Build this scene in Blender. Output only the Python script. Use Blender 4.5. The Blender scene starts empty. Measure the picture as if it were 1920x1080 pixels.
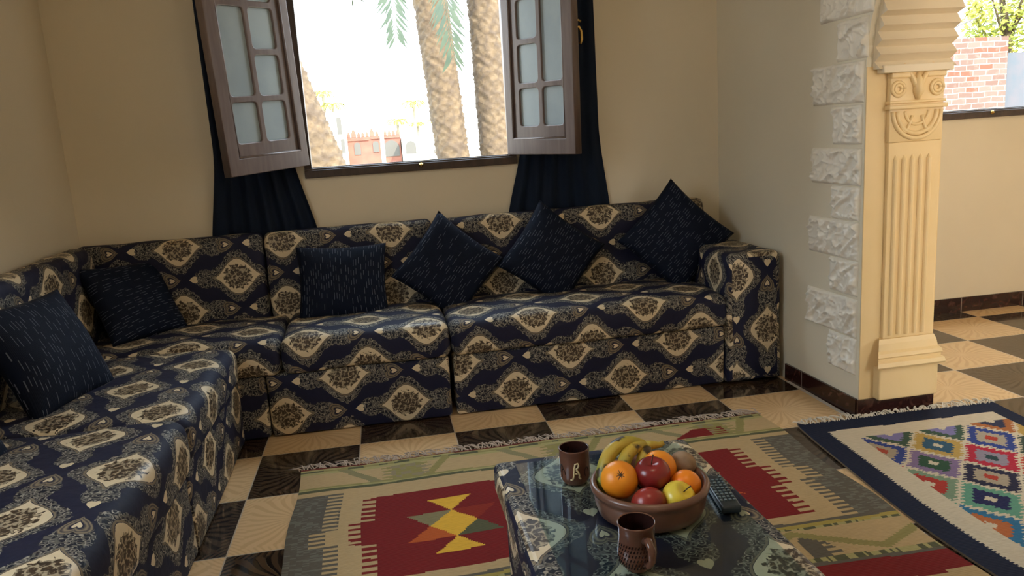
import bpy, bmesh, math, random
from math import sin, cos, pi, radians as RD
from mathutils import Vector, Matrix, noise
random.seed(7)
SC = bpy.context.scene
COL = SC.collection

# ---------------------------------------------------------------- camera
cam_d = bpy.data.cameras.new('camera'); cam = bpy.data.objects.new('camera', cam_d); COL.objects.link(cam)
YAW, PITCH, ROLL, FPX = 0.16, -0.1968, -0.0646, 1453.3
cy_, sy_, cp_, sp_ = cos(YAW), sin(YAW), cos(PITCH), sin(PITCH)
fwd = Vector((sy_*cp_, cy_*cp_, sp_)); rgt = Vector((cy_, -sy_, 0)); upv = rgt.cross(fwd)
r2 = rgt*cos(ROLL) + upv*sin(ROLL); u2 = upv*cos(ROLL) - rgt*sin(ROLL)
cam.matrix_world = Matrix(((r2.x, u2.x, -fwd.x, .5803), (r2.y, u2.y, -fwd.y, -3.1469), (r2.z, u2.z, -fwd.z, 1.241), (0, 0, 0, 1)))
cam_d.sensor_width = 36; cam_d.lens = FPX*36/1920; cam_d.clip_start = .02; cam_d.clip_end = 400
SC.camera = cam

# ---------------------------------------------------------------- sky, sun, daylight, added fill lamps, exposure
SKY = 7.7
w = bpy.data.worlds.new('sky'); SC.world = w; w.use_nodes = True
wt = w.node_tree; bg = wt.nodes['Background']
tc = wt.nodes.new('ShaderNodeTexCoord'); sx = wt.nodes.new('ShaderNodeSeparateXYZ'); cr = wt.nodes.new('ShaderNodeValToRGB')
wt.links.new(tc.outputs['Generated'], sx.inputs[0]); wt.links.new(sx.outputs['Z'], cr.inputs[0]); wt.links.new(cr.outputs[0], bg.inputs[0])
cr.color_ramp.elements[0].position = 0.0; cr.color_ramp.elements[0].color = (.62, .60, .56, 1)
cr.color_ramp.elements[1].position = .50; cr.color_ramp.elements[1].color = (.86, 1.08, 1.28, 1)
e = cr.color_ramp.elements.new(.12); e.color = (.72, .78, .82, 1)
bg.inputs[1].default_value = SKY
sd = bpy.data.lights.new('sun', 'SUN'); sun = bpy.data.objects.new('sun', sd); COL.objects.link(sun)
sd.energy = 11.0; sd.angle = RD(.6); sd.color = (1, .88, .7)
sun.rotation_euler = Vector((-.35, .62, -.62)).to_track_quat('-Z', 'Y').to_euler()

def area(name, loc, direction, sx_, sy_, energy, color, portal=False):
    l = bpy.data.lights.new(name, 'AREA'); o = bpy.data.objects.new(name, l); COL.objects.link(o)
    l.shape = 'RECTANGLE'; l.size = sx_; l.size_y = sy_; l.energy = energy; l.color = color
    o.location = loc; o.rotation_euler = Vector(direction).to_track_quat('-Z', 'Y').to_euler()
    if portal: l.cycles.is_portal = True
    return o
area('window_portal', (.76, .96, 1.66), (0, -1, 0), 1.08, 1.16, 1, (1, 1, 1), True)
area('window_portal', (4.15, 1.06, 1.70), (0, -1, 0), 1.2, 1.10, 1, (1, 1, 1), True)
# added warm fill lamp behind the camera, for an assumed unseen source there
area('assumed_rear_fill_light', (3.55, -4.08, 1.55), (-.25, 1, 0), .95, 1.15, 27, (1, .86, .66))
area('left_fill_light', (-1.0, -2.05, 1.65), (1, .12, -.08), .95, 1.0, 6, (.80, .90, 1))  # added cool fill lamp to brighten the right wall and relief tiles
# added narrow lamp in the side room, imitating low sun on the unseen floor
sl = area('added_side_sun_lamp', (5.19, -2.15, 1.40), (-.60, .27, -.75), .85, .85, 85, (1, .80, .52)); sl.data.spread = RD(16)

SC.view_settings.view_transform = 'Standard'; SC.view_settings.look = 'None'
SC.view_settings.exposure = 0.0; SC.view_settings.gamma = 1.0; SC.view_settings.use_curve_mapping = False
SC.cycles.use_denoising = True
SC.cycles.max_bounces = 10; SC.cycles.diffuse_bounces = 6; SC.cycles.sample_clamp_indirect = 6

# ---------------------------------------------------------------- node helpers
class N:
    """small wrapper that turns arithmetic into Math nodes"""
    def __init__(s, nt, sock): s.nt, s.s = nt, sock
    def op(s, kind, *a):
        n = s.nt.nodes.new('ShaderNodeMath'); n.operation = kind
        for i, x in enumerate((s,)+a):
            if isinstance(x, N): s.nt.links.new(x.s, n.inputs[i])
            else: n.inputs[i].default_value = float(x)
        return N(s.nt, n.outputs[0])
    def __add__(s, o): return s.op('ADD', o)
    __radd__ = __add__
    def __sub__(s, o): return s.op('SUBTRACT', o)
    def __rsub__(s, o): return (s*-1)+o
    def __mul__(s, o): return s.op('MULTIPLY', o)
    __rmul__ = __mul__
    def __truediv__(s, o): return s.op('DIVIDE', o)
    def __pow__(s, o): return s.op('POWER', o)
    def abs(s): return s.op('ABSOLUTE')
    def floor(s): return s.op('FLOOR')
    def fract(s): return s.op('FRACT')
    def sqrt(s): return s.op('SQRT')
    def sin(s): return s.op('SINE')
    def cos(s): return s.op('COSINE')
    def lt(s, o): return s.op('LESS_THAN', o)
    def gt(s, o): return s.op('GREATER_THAN', o)
    def max(s, o): return s.op('MAXIMUM', o)
    def min(s, o): return s.op('MINIMUM', o)
    def wrap(s, a, b): return s.op('WRAP', b, a)
    def clamp(s): return s.max(0).min(1)
    def step(s, a, b):
        n = s.nt.nodes.new('ShaderNodeMapRange'); n.interpolation_type = 'SMOOTHSTEP'
        s.nt.links.new(s.s, n.inputs[0]); n.inputs[1].default_value = a; n.inputs[2].default_value = b
        return N(s.nt, n.outputs[0])
def mix(nt, f, a, b):
    n = nt.nodes.new('ShaderNodeMix'); n.data_type = 'RGBA'
    for i, x in ((0, f), (6, a), (7, b)):
        if isinstance(x, N): nt.links.new(x.s, n.inputs[i])
        elif i: n.inputs[i].default_value = (*x[:3], 1)
        else: n.inputs[i].default_value = x
    return N(nt, n.outputs[2])
def comb(nt, x, y, z=0):
    n = nt.nodes.new('ShaderNodeCombineXYZ')
    for i, v in enumerate((x, y, z)):
        if isinstance(v, N): nt.links.new(v.s, n.inputs[i])
        else: n.inputs[i].default_value = v
    return N(nt, n.outputs[0])
def sep(nt, v):
    n = nt.nodes.new('ShaderNodeSeparateXYZ'); nt.links.new(v.s, n.inputs[0])
    return [N(nt, o) for o in n.outputs]
def tex(nt, kind, vec, scale, out=0, **kw):
    n = nt.nodes.new('ShaderNodeTex'+kind)
    if vec is not None: nt.links.new(vec.s, n.inputs['Vector'])
    if 'Scale' in n.inputs: n.inputs['Scale'].default_value = scale
    for k, v in kw.items():
        if k in n.inputs: n.inputs[k].default_value = v
        else: setattr(n, k, v)
    return N(nt, n.outputs[out])
def coord(nt, which='Object'):
    n = nt.nodes.new('ShaderNodeTexCoord'); return N(nt, n.outputs[which])
def new_mat(name, rough=.6, col=(.5, .5, .5), **kw):
    m = bpy.data.materials.new(name); m.use_nodes = True; nt = m.node_tree
    b = nt.nodes['Principled BSDF']; b.inputs['Roughness'].default_value = rough; b.inputs['Base Color'].default_value = (*col, 1)
    for k, v in kw.items(): b.inputs[k].default_value = v
    return m, nt, b
def bump(nt, b, h, strength=.3, dist=.01):
    n = nt.nodes.new('ShaderNodeBump'); n.inputs['Strength'].default_value = strength; n.inputs['Distance'].default_value = dist
    nt.links.new(h.s, n.inputs['Height']); nt.links.new(n.outputs[0], b.inputs['Normal'])
def mottled(name, c1, c2, scale=8, rough=.6, bstr=.15, bdist=.004, **kw):
    m, nt, b = new_mat(name, rough, c1, **kw)
    f = tex(nt, 'Noise', coord(nt), scale, 0, Detail=6.0)
    nt.links.new(mix(nt, f.step(.35, .65), c1, c2).s, b.inputs['Base Color'])
    if bstr: bump(nt, b, f, bstr, bdist)
    return m
def srgb(*c): return tuple(((x/255)/12.92 if x <= 10 else ((x/255+.055)/1.055)**2.4) for x in c)

# ---------------------------------------------------------------- materials
def damask():
    m, nt, b = new_mat('damask_upholstery', .52)
    uvn = nt.nodes.new('ShaderNodeUVMap'); uv = N(nt, uvn.outputs[0])
    nz = tex(nt, 'Noise', uv, 38, 1, Detail=2.0)
    nx, ny, _ = sep(nt, nz)
    u, v, _ = sep(nt, uv)
    n1 = tex(nt, 'Noise', uv, 70, 0, Detail=3.0)
    wu = u + (nx-.5)*.012; wv = v + (ny-.5)*.012
    wv2 = comb(nt, wu, wv)
    curl = tex(nt, 'Voronoi', wv2, 58, 0)
    ring = ((curl*17).sin()).step(.35, .85)
    petal = tex(nt, 'Voronoi', wv2, 52, 0, feature='DISTANCE_TO_EDGE')
    petal_line = petal.step(.13, .05)
    P, Q = .52, .31
    cream = lace = dark = tan = None
    def acc(a, x): return x if a is None else a.max(x)
    for ox, oy in ((0, 0), (P/2, Q/2)):
        x = (u-ox).wrap(-P/2, P/2); y = (v-oy).wrap(-Q/2, Q/2); ax = x.abs(); ay = y.abs()
        t = (ax/.112).min(1)
        h = (((t*pi).cos()*.5+.5)**.85)*.084
        d = ay - h + (ax-.112).max(0)
        dw = d + (n1-.5)*.006
        c = dw.lt(0)
        fl = ((x/.068)**2 + (y/.062)**2 + (n1-.5)*1.1 + (curl-.5)*.5)
        fx = ((x*x/.0044) + (y*y/.0032)) + (n1-.5)*1.5 + (petal*1.2)
        f = fx.lt(1.12)
        cream = acc(cream, c); dark = acc(dark, f*c)
        rim = (dw-.005).abs().lt(.0030); tan = acc(tan, rim)
        al = dw.gt(.009)*(d + (curl-.4)*.018).lt(.044)
        ex = (((x-.160)/.062)**2 + (y/.050)**2 + (n1-.5)*.8).lt(1)
        ex2 = (((x+.150)/.054)**2 + (y/.044)**2 + (n1-.5)*.8).lt(1)
        lace = acc(lace, al.max(ex).max(ex2)*(1-c))
        def heart(x0, s, flip):
            X = y/s; Y = (x-x0)/s*flip
            k = (Y - (X.abs()+.0001).sqrt()*.75 + .15)
            return X*X + k*k
        h1 = heart(.222, .034, -1)
        cream = acc(cream, h1.lt(.10)); tan = acc(tan, h1.lt(1.1)*h1.gt(.20)*((h1*14+n1*4).sin()*.5+.72))
        h2 = heart(-.207, .016, 1)
        cream = acc(cream, h2.lt(1))
        lace = lace*(1-h1.lt(1.1))*(1-h2.lt(1.1))
    navy = mix(nt, n1, (.004, .005, .021), (.008, .009, .035))
    col = mix(nt, lace*.75, navy, (.005, .006, .011))
    col = mix(nt, lace*(ring*n1.step(.38, .55)).max(petal_line*.35).clamp()*.95, col, (.34, .31, .25))
    col = mix(nt, tan*.8, col, (.24, .19, .12))
    col = mix(nt, cream, col, mix(nt, n1, (.62, .50, .32), (.72, .60, .41)))
    flow = mix(nt, petal_line*n1.step(.40, .52), mix(nt, n1, (.018, .012, .010), (.095, .060, .034)), (.40, .33, .22))
    flow = mix(nt, ring*n1.step(.45, .6)*.7, flow, (.34, .27, .18))
    col = mix(nt, dark, col, flow)
    nt.links.new(col.s, b.inputs['Base Color'])
    b.inputs['Specular IOR Level'].default_value = .35
    rr = mix(nt, (cream+lace*ring).clamp(), (.70, .70, .70), (.42, .42, .42)); nt.links.new(rr.s, b.inputs['Roughness'])
    wrk = tex(nt, 'Noise', uv, 9, 0, Detail=3.0)
    bump(nt, b, wrk + (cream+lace*ring)*.05 + n1*.08, .5, .012)
    return m
M_DAM = damask()

def pillow_mat():
    m, nt, b = new_mat('navy_dashed_weave', .8)
    uvn = nt.nodes.new('ShaderNodeUVMap'); uv = N(nt, uvn.outputs[0]); u, v, _ = sep(nt, uv)
    i = (u/.0125).floor()
    def wn(a, b_):
        n = nt.nodes.new('ShaderNodeTexWhiteNoise'); n.noise_dimensions = '2D'; nt.links.new(comb(nt, a, b_).s, n.inputs['Vector']); return N(nt, n.outputs[0])
    off = wn(i, 3.3)*.31
    vv = (v + off)/.056; j = vv.floor(); r = wn(i, j+11.5)
    du = ((u/.0125).fract()-.5).abs().lt(.07)
    dv = vv.fract().lt(.25+.5*r)
    mask = du*dv*r.gt(.40)
    b.inputs['Specular IOR Level'].default_value = .2
    rib = (u*1400).sin()
    nz = tex(nt, 'Noise', uv, 14, 0, Detail=3.0)
    base = mix(nt, nz, (.0018, .0042, .013), (.0032, .0075, .022))
    nt.links.new(mix(nt, mask*.6, base, (.20, .22, .28)).s, b.inputs['Base Color'])
    bump(nt, b, rib*.05+nz, .35, .008)
    return m
M_PIL = pillow_mat()

def tiles():
    m, nt, b = new_mat('sunburst_floor_tiles', .12)
    o = coord(nt); x, y, _ = sep(nt, o)
    fx = x/.4; fy = y/.4; ix = fx.floor(); iy = fy.floor()
    par = ((ix+iy)/2).fract().gt(.25)     # 1 = dark
    lx = fx.fract()-.5; ly = fy.fract()-.5
    ang = ly.op('ARCTAN2', lx); r = (lx*lx+ly*ly).sqrt()
    n = tex(nt, 'Noise', o, 6, 0, Detail=3.0)
    sq = lx.abs().max(ly.abs())
    ray = ((ang*26 + (r*16).sin()*.9)).sin()
    ray2 = (((lx*ly)*260) + r*12).sin()
    mask2 = sq.step(.36, .46)
    k = ray*(1-mask2) + ray2*mask2*.6
    k = k.step(-.15, .55)*r.step(.02, .09)
    light = mix(nt, k*.55, (.76, .52, .28), (.56, .36, .17))
    light = mix(nt, n*.3, light, (.70, .49, .29))
    dark = mix(nt, k, (.070, .042, .024), (.016, .010, .007))
    g = sq.gt(.4945)
    col = mix(nt, par, light, dark); col = mix(nt, g, col, (.42, .34, .24))
    nt.links.new(col.s, b.inputs['Base Color'])
    rg = n.step(.3, .8)*.08 + .07 + g*.4; nt.links.new(rg.s, b.inputs['Roughness'])
    bump(nt, b, k*.4 - g, .10, .002)
    b.inputs['Specular IOR Level'].default_value = .6
    return m
M_TILE = tiles()
M_WALL = mottled('beige_wall_paint', (.74, .64, .475), (.78, .675, .505), 1.3, .42, .10, .002)
M_WALLG = mottled('cream_wall_paint', (.76, .69, .54), (.79, .72, .57), 1.3, .40, .08, .002)
M_CEIL = mottled('white_ceiling_paint', (.75, .72, .66), (.78, .75, .69), 2, .8, .05)
M_COLM = mottled('yellow_cream_plaster_paint', (.80, .60, .31), (.82, .62, .335), 7, .38, .12, .003)
M_QUOIN = mottled('glossy_white_relief_plaster', (.88, .83, .73), (.84, .79, .69), 16, .3, .2, .004)
def skirting():
    m, nt, b = new_mat('dark_red_marbled_tile', .18)
    f = tex(nt, 'Noise', coord(nt), 14, 0, Detail=8.0, Distortion=2.0)
    nt.links.new(mix(nt, f.step(.5, .72), (.028, .008, .006), (.085, .035, .025)).s, b.inputs['Base Color']); return m
M_SKIRT = skirting()
M_GROUT = new_mat('pale_grout', .8, (.5, .45, .38))[0]
def woodish(name, c1, c2, rough, sc=(4, 4, .5)):
    m, nt, b = new_mat(name, rough)
    mp = nt.nodes.new('ShaderNodeMapping'); mp.inputs['Scale'].default_value = sc
    nt.links.new(coord(nt).s, mp.inputs[0])
    f = tex(nt, 'Noise', N(nt, mp.outputs[0]), 12, 0, Detail=6.0)
    nt.links.new(mix(nt, f.step(.3, .7), c1, c2).s, b.inputs['Base Color']); bump(nt, b, f, .12, .002); return m
M_SHUT = woodish('brown_painted_wood', (.13, .092, .080), (.17, .125, .110), .30)
M_FRAME = woodish('dark_brown_painted_metal', (.045, .027, .020), (.065, .040, .030), .38)
M_PANE = mottled('frosted_blue_grey_glass', (.27, .33, .36), (.32, .38, .40), 5, .35, .03)
def curtain_m():
    m, nt, b = new_mat('navy_curtain_cloth', .75)
    f = tex(nt, 'Noise', coord(nt), 3, 0, Detail=4.0)
    nt.links.new(mix(nt, f, (.003, .012, .038), (.007, .024, .066)).s, b.inputs['Base Color'])
    b.inputs['Sheen Weight'].default_value = .05
    w_ = tex(nt, 'Noise', coord(nt), 400, 0); bump(nt, b, w_, .1, .001); return m
M_CURT = curtain_m()
M_BRASS = mottled('polished_brass', (.75, .52, .18), (.60, .40, .13), 20, .25, .05, Metallic=1.0)
M_TERRA = mottled('glazed_terracotta', (.19, .090, .058), (.14, .066, .042), 10, .28, .1)
M_MUG = mottled('brown_glazed_clay', (.105, .044, .028), (.145, .062, .040), 14, .14, .12)
M_MUGIN = mottled('dark_glaze', (.030, .012, .010), (.020, .008, .007), 14, .1, 0)
M_CREAMG = mottled('cream_slip_glaze', (.70, .58, .33), (.62, .50, .28), 30, .3, .1)
M_ORANGE = mottled('orange_peel', (.86, .27, .015), (.90, .34, .02), 12, .38, .5, .002)
M_MAND = mottled('deep_orange_peel', (.86, .20, .008), (.90, .26, .01), 12, .36, .5, .002)
M_APPLE = mottled('dark_red_apple_skin', (.16, .010, .012), (.26, .022, .020), 9, .25, .05)
M_APPLE2 = mottled('red_apple_skin', (.22, .014, .014), (.33, .035, .025), 12, .3, .05)
M_YEL = mottled('yellow_apple_skin', (.80, .56, .035), (.76, .62, .08), 8, .28, .05)
M_KIWI = mottled('brown_fuzzy_skin', (.31, .20, .12), (.23, .145, .085), 40, .85, .4)
M_STEM = new_mat('brown_fruit_stem', .7, (.07, .04, .02))[0]
def banana_m():
    m, nt, b = new_mat('spotted_banana_peel', .45)
    f = tex(nt, 'Noise', coord(nt), 22, 0, Detail=5.0); g = tex(nt, 'Noise', coord(nt), 9, 0)
    c = mix(nt, g.step(.4, .65), (.52, .35, .045), (.27, .30, .05))
    nt.links.new(mix(nt, f.step(.54, .62), c, (.045, .028, .012)).s, b.inputs['Base Color']); return m
M_BAN = banana_m()
M_REM = new_mat('dark_blue_grey_plastic', .35, (.020, .034, .050))[0]
M_BTN = new_mat('grey_rubber_buttons', .5, (.15, .22, .27))[0]
M_GLASS, gnt, gb = new_mat('clear_table_glass')
gtr = gnt.nodes.new('ShaderNodeBsdfTransparent'); gtr.inputs[0].default_value = (.85, .93, .955, 1)
ggl = gnt.nodes.new('ShaderNodeBsdfGlossy'); ggl.inputs['Roughness'].default_value = .03
glw = gnt.nodes.new('ShaderNodeLayerWeight'); glw.inputs[0].default_value = .5; gmx = gnt.nodes.new('ShaderNodeMixShader')
gnt.links.new(((N(gnt, glw.outputs['Facing'])**5)*.90+.055).s, gmx.inputs[0]); gnt.links.new(gtr.outputs[0], gmx.inputs[1]); gnt.links.new(ggl.outputs[0], gmx.inputs[2])
gnt.links.new(gmx.outputs[0], gnt.nodes['Material Output'].inputs[0])
def vcol_mat(name, rough=.9, sc=260):
    m, nt, b = new_mat(name, rough)
    a = nt.nodes.new('ShaderNodeVertexColor'); a.layer_name = 'weave'
    n = tex(nt, 'Noise', coord(nt), 60, 0, Detail=4.0)
    x, y, _ = sep(nt, coord(nt))
    n2 = tex(nt, 'Noise', comb(nt, x*30, y*160), 1, 0, Detail=2.0)
    c = mix(nt, (n2*.32).clamp(), N(nt, a.outputs[0]), (.05, .035, .022))
    nt.links.new(c.s, b.inputs['Base Color'])
    bump(nt, b, (y*900).sin()*.3 + n2, .35, .003); b.inputs['Specular IOR Level'].default_value = .15
    return m
M_RUG = vcol_mat('woven_wool')
M_FR1 = new_mat('grey_wool_fringe', .9, (.46, .37, .30))[0]
M_FR2 = new_mat('white_cotton_fringe', .9, (.66, .60, .50))[0]
M_PALETR = new_mat('pale_sand_trunk', .9, (.25, .22, .16))[0]  # distant palm trunks, paler than the near bark
def bark():
    m, nt, b = new_mat('palm_bark', .9)
    o = coord(nt); f = tex(nt, 'Noise', o, 9, 0, Detail=8.0); v = tex(nt, 'Voronoi', o, 10, 0)
    c = mix(nt, f.step(.3, .7), (.135, .093, .052), (.080, .055, .033))
    c = mix(nt, v.step(.5, .8)*.5, c, (.06, .042, .03))
    nt.links.new(c.s, b.inputs['Base Color']); bump(nt, b, f+v, .6, .03); return m
M_BARK = bark()
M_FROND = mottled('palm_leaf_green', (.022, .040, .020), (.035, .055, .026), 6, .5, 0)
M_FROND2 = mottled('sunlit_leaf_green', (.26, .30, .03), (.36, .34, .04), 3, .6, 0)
M_PINK = mottled('pink_render', (.20, .080, .058), (.24, .10, .07), 2, .9, 0)
M_WHITE = mottled('sunlit_cream_render', (.72, .68, .56), (.66, .62, .50), 1, .9, 0)
M_DKOPEN = new_mat('shaded_window_opening', .9, (.10, .095, .085))[0]
M_SAND = mottled('dusty_ground', (.42, .36, .26), (.36, .30, .21), .5, .95, 0)
def brick_m():
    m, nt, b = new_mat('old_red_brickwork', .9)
    x, y, z = sep(nt, coord(nt)); nz = tex(nt, 'Noise', coord(nt), 5, 1); a_, b_, _ = sep(nt, nz)
    xs = x+y
    row = ((z+(b_-.5)*.03)/.077).floor(); fr = ((z+(b_-.5)*.03)/.077).fract()
    bx = ((xs+(a_-.5)*.05)/.21 + row*.5); fb = bx.fract(); ib = bx.floor()
    wn_ = nt.nodes.new('ShaderNodeTexWhiteNoise'); wn_.noise_dimensions = '2D'; nt.links.new(comb(nt, ib, row).s, wn_.inputs['Vector']); r = N(nt, wn_.outputs[0])
    mort = fr.lt(.20).max(fb.lt(.07))
    c = mix(nt, r, (.105, .055, .040), (.125, .098, .078)); c = mix(nt, r.gt(.86), c, (.17, .045, .024))
    c = mix(nt, mort, c, (.19, .165, .14))
    c = mix(nt, (tex(nt, 'Noise', coord(nt), 12, 0, Detail=5.0)).step(.5, .75)*.5, c, (.165, .14, .115))
    nt.links.new(c.s, b.inputs['Base Color']); bump(nt, b, 1-mort, .8, .02); return m
M_BRICK = brick_m()
M_GREYB = mottled('shade_toned_blockwork', (.065, .08, .095), (.09, .085, .095), 3, .9, .2)  # blue-grey of a wall section in shade, put into the colour

# ---------------------------------------------------------------- object helpers
def tag(o, label=None, cat=None, group=None, kind=None):
    if label: o['label'] = label
    if cat: o['category'] = cat
    if group: o['group'] = group
    if kind: o['kind'] = kind
    return o
def thing(name, label, cat, loc=(0, 0, 0), group=None):
    o = bpy.data.objects.new(name, None); o.empty_display_size = .05; COL.objects.link(o); o.location = loc
    return tag(o, label, cat, group)
def link(name, me, mat, parent=None, smooth=False):
    o = bpy.data.objects.new(name, me); COL.objects.link(o)
    if mat: me.materials.append(mat)
    if smooth:
        for p in me.polygons: p.use_smooth = True
    if parent is not None:
        o.parent = parent
        if any(abs(c) > 0 for c in parent.location) or any(parent.rotation_euler):
            o.matrix_parent_inverse = parent_matrix(parent).inverted()
    return o
def parent_matrix(o):
    m = Matrix.LocRotScale(o.location, o.rotation_euler, o.scale)
    if o.parent: m = parent_matrix(o.parent) @ o.matrix_parent_inverse @ m
    return m
def fin(name, bm, mat, parent=None, smooth=False, M=None):
    if M is not None: bmesh.ops.transform(bm, matrix=M, verts=bm.verts)
    bmesh.ops.recalc_face_normals(bm, faces=bm.faces)
    me = bpy.data.meshes.new(name); bm.to_mesh(me); bm.free()
    return link(name, me, mat, parent, smooth)
def box(bm, x0, x1, y0, y1, z0, z1, M=None, bev=0, seg=2):
    r = bmesh.ops.create_cube(bm, size=1); vs = r['verts']
    T = Matrix.Translation(((x0+x1)/2, (y0+y1)/2, (z0+z1)/2)) @ Matrix.Diagonal((x1-x0, y1-y0, z1-z0, 1))
    bmesh.ops.transform(bm, matrix=T, verts=vs)
    if bev:
        es = {e_ for v in vs for e_ in v.link_edges}
        r2_ = bmesh.ops.bevel(bm, geom=list(es), offset=bev, segments=seg, affect='EDGES', profile=.5)
        vs = list({v for f in r2_['faces'] for v in f.verts} | {v for v in vs if v.is_valid})
    if M is not None: bmesh.ops.transform(bm, matrix=M, verts=vs)
    return vs
def prism(bm, pts, axis, a, b):
    """extrude a closed 2-D polygon; axis x: pts=(y,z); y: (x,z); z: (x,y)"""
    def P(p, t): return {'x': (t, p[0], p[1]), 'y': (p[0], t, p[1]), 'z': (p[0], p[1], t)}[axis]
    A = [bm.verts.new(P(p, a)) for p in pts]; B = [bm.verts.new(P(p, b)) for p in pts]; n = len(pts)
    for i in range(n): bm.faces.new((A[i], A[(i+1) % n], B[(i+1) % n], B[i]))
    bm.faces.new(A); bm.faces.new(B[::-1])
def tube(bm, pts, rads, seg=8, cap=True):
    pts = [Vector(p) for p in pts]
    if not hasattr(rads, '__len__'): rads = [rads]*len(pts)
    rings = []; prev = None
    for i, p in enumerate(pts):
        t = (pts[min(i+1, len(pts)-1)]-pts[max(i-1, 0)]).normalized()
        if prev is None:
            a = Vector((0, 0, 1)) if abs(t.z) < .9 else Vector((1, 0, 0)); nrm = t.cross(a).normalized()
        else: nrm = (prev - t*prev.dot(t)).normalized()
        prev = nrm; bn = t.cross(nrm)
        rings.append([bm.verts.new(p + (nrm*cos(2*pi*k/seg)+bn*sin(2*pi*k/seg))*rads[i]) for k in range(seg)])
    for a, b in zip(rings, rings[1:]):
        for k in range(seg): bm.faces.new((a[k], a[(k+1) % seg], b[(k+1) % seg], b[k]))
    if cap: bm.faces.new(rings[0][::-1]); bm.faces.new(rings[-1])
def lathe(bm, prof, seg=40, c=(0, 0), M=None):
    rings = []; vs = []
    for r, z in prof:
        if r < 1e-5: ring = [bm.verts.new((c[0], c[1], z))]
        else: ring = [bm.verts.new((c[0]+r*cos(2*pi*k/seg), c[1]+r*sin(2*pi*k/seg), z)) for k in range(seg)]
        rings.append(ring); vs += ring
    for a, b in zip(rings, rings[1:]):
        for k in range(seg):
            k2 = (k+1) % seg
            if len(a) == 1 and len(b) == 1: continue
            if len(a) == 1: bm.faces.new((a[0], b[k2], b[k]))
            elif len(b) == 1: bm.faces.new((a[k], a[k2], b[0]))
            else: bm.faces.new((a[k], a[k2], b[k2], b[k]))
    if M is not None: bmesh.ops.transform(bm, matrix=M, verts=vs)
def round_poly(pts, radii, seg=5):
    out = []; n = len(pts)
    for i in range(n):
        p = Vector(pts[i]); a = Vector(pts[i-1]); b = Vector(pts[(i+1) % n]); r = radii[i] if hasattr(radii, '__len__') else radii
        if r <= 0: out.append(tuple(p)); continue
        u = (a-p).normalized(); v = (b-p).normalized(); ang = u.angle(v); d = min(r/math.tan(ang/2), (a-p).length*.49, (b-p).length*.49)
        p0 = p+u*d; p1 = p+v*d
        for k in range(seg+1):
            t = k/seg; q = p0*(1-t)**2 + p*2*t*(1-t) + p1*t*t; out.append(tuple(q))
    return out
def plate(name, outer, holes, depth, mat, parent, M=None, bevel=.002):
    cu = bpy.data.curves.new(name, 'CURVE'); cu.dimensions = '2D'; cu.fill_mode = 'BOTH'; cu.extrude = depth/2; cu.bevel_depth = bevel; cu.bevel_resolution = 1; cu.offset = -bevel
    for lp in [outer]+holes:
        s = cu.splines.new('POLY'); s.points.add(len(lp)-1)
        for i, p in enumerate(lp): s.points[i].co = (p[0], p[1], 0, 1)
        s.use_cyclic_u = True
    t = bpy.data.objects.new('tmp', cu); COL.objects.link(t)
    dg = bpy.context.evaluated_depsgraph_get(); me = bpy.data.meshes.new_from_object(t.evaluated_get(dg)); me.name = name
    bpy.data.objects.remove(t); me.materials.clear()
    if M is not None: me.transform(M)
    return link(name, me, mat, parent)
def nz3(p, s): return noise.noise(Vector(p)*s)

# ---------------------------------------------------------------- room shell
WX0, WX1 = -.864, 2.404          # living-room side walls
YB, YB2, YF = .865, .95, -4.05   # back wall, back wall of the next room, wall behind the camera
ZC = 2.75
def struct(name, bm, mat): return tag(fin(name, bm, mat), kind='structure')
bm = bmesh.new(); box(bm, WX0-.2, 5.4, YF-.2, 1.3, -.12, 0); struct('floor', bm, M_TILE)
bm = bmesh.new(); box(bm, WX0-.2, 5.4, YF-.2, 1.3, ZC, ZC+.12); struct('ceiling', bm, M_CEIL)
bm = bmesh.new(); box(bm, WX0-.2, WX0, YF-.2, -2.55, 0, ZC); box(bm, WX0-.2, WX0, -1.55, 1.1, 0, ZC); box(bm, WX0-.2, WX0, -2.55, -1.55, 0, 1.12); box(bm, WX0-.2, WX0, -2.55, -1.55, 2.2, ZC)  # gap added for the left fill lamp
struct('wall_left', bm, M_WALL)
def wall_with_hole(bm, x0, x1, y0, y1, hx0, hx1, hz0, hz1):
    box(bm, x0, hx0, y0, y1, 0, ZC); box(bm, hx1, x1, y0, y1, 0, ZC)
    box(bm, hx0, hx1, y0, y1, 0, hz0); box(bm, hx0, hx1, y0, y1, hz1, ZC)
W1 = (.225, 1.295, 1.085, 2.24); W2 = (3.55, 4.75, 1.155, 2.25)
bm = bmesh.new(); wall_with_hole(bm, WX0, 2.60, YB, YB+.16, *W1); struct('wall_back', bm, M_WALL)
bm = bmesh.new(); wall_with_hole(bm, 2.60, 5.2, YB2, YB2+.16, *W2); struct('wall_back_side_room', bm, M_WALL)
bm = bmesh.new(); box(bm, 5.2, 5.4, YF, -2.65, 0, ZC); box(bm, 5.2, 5.4, -1.65, 1.1, 0, ZC); box(bm, 5.2, 5.4, -2.65, -1.65, 0, .9); box(bm, 5.2, 5.4, -2.65, -1.65, 1.9, ZC)  # gap added for the lamp that imitates low sun
struct('wall_side_room', bm, M_WALLG)
bm = bmesh.new(); box(bm, WX0, 2.3, YF-.16, YF, 0, ZC)
box(bm, 2.3, 3.05, YF-.16, YF, 0, ZC); box(bm, 4.05, 5.2, YF-.16, YF, 0, ZC); box(bm, 3.05, 4.05, YF-.16, YF, 0, .95); box(bm, 3.05, 4.05, YF-.16, YF, 2.15, ZC)  # unseen gap added for the rear fill lamp and sun
struct('wall_front', bm, M_WALLG)
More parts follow.
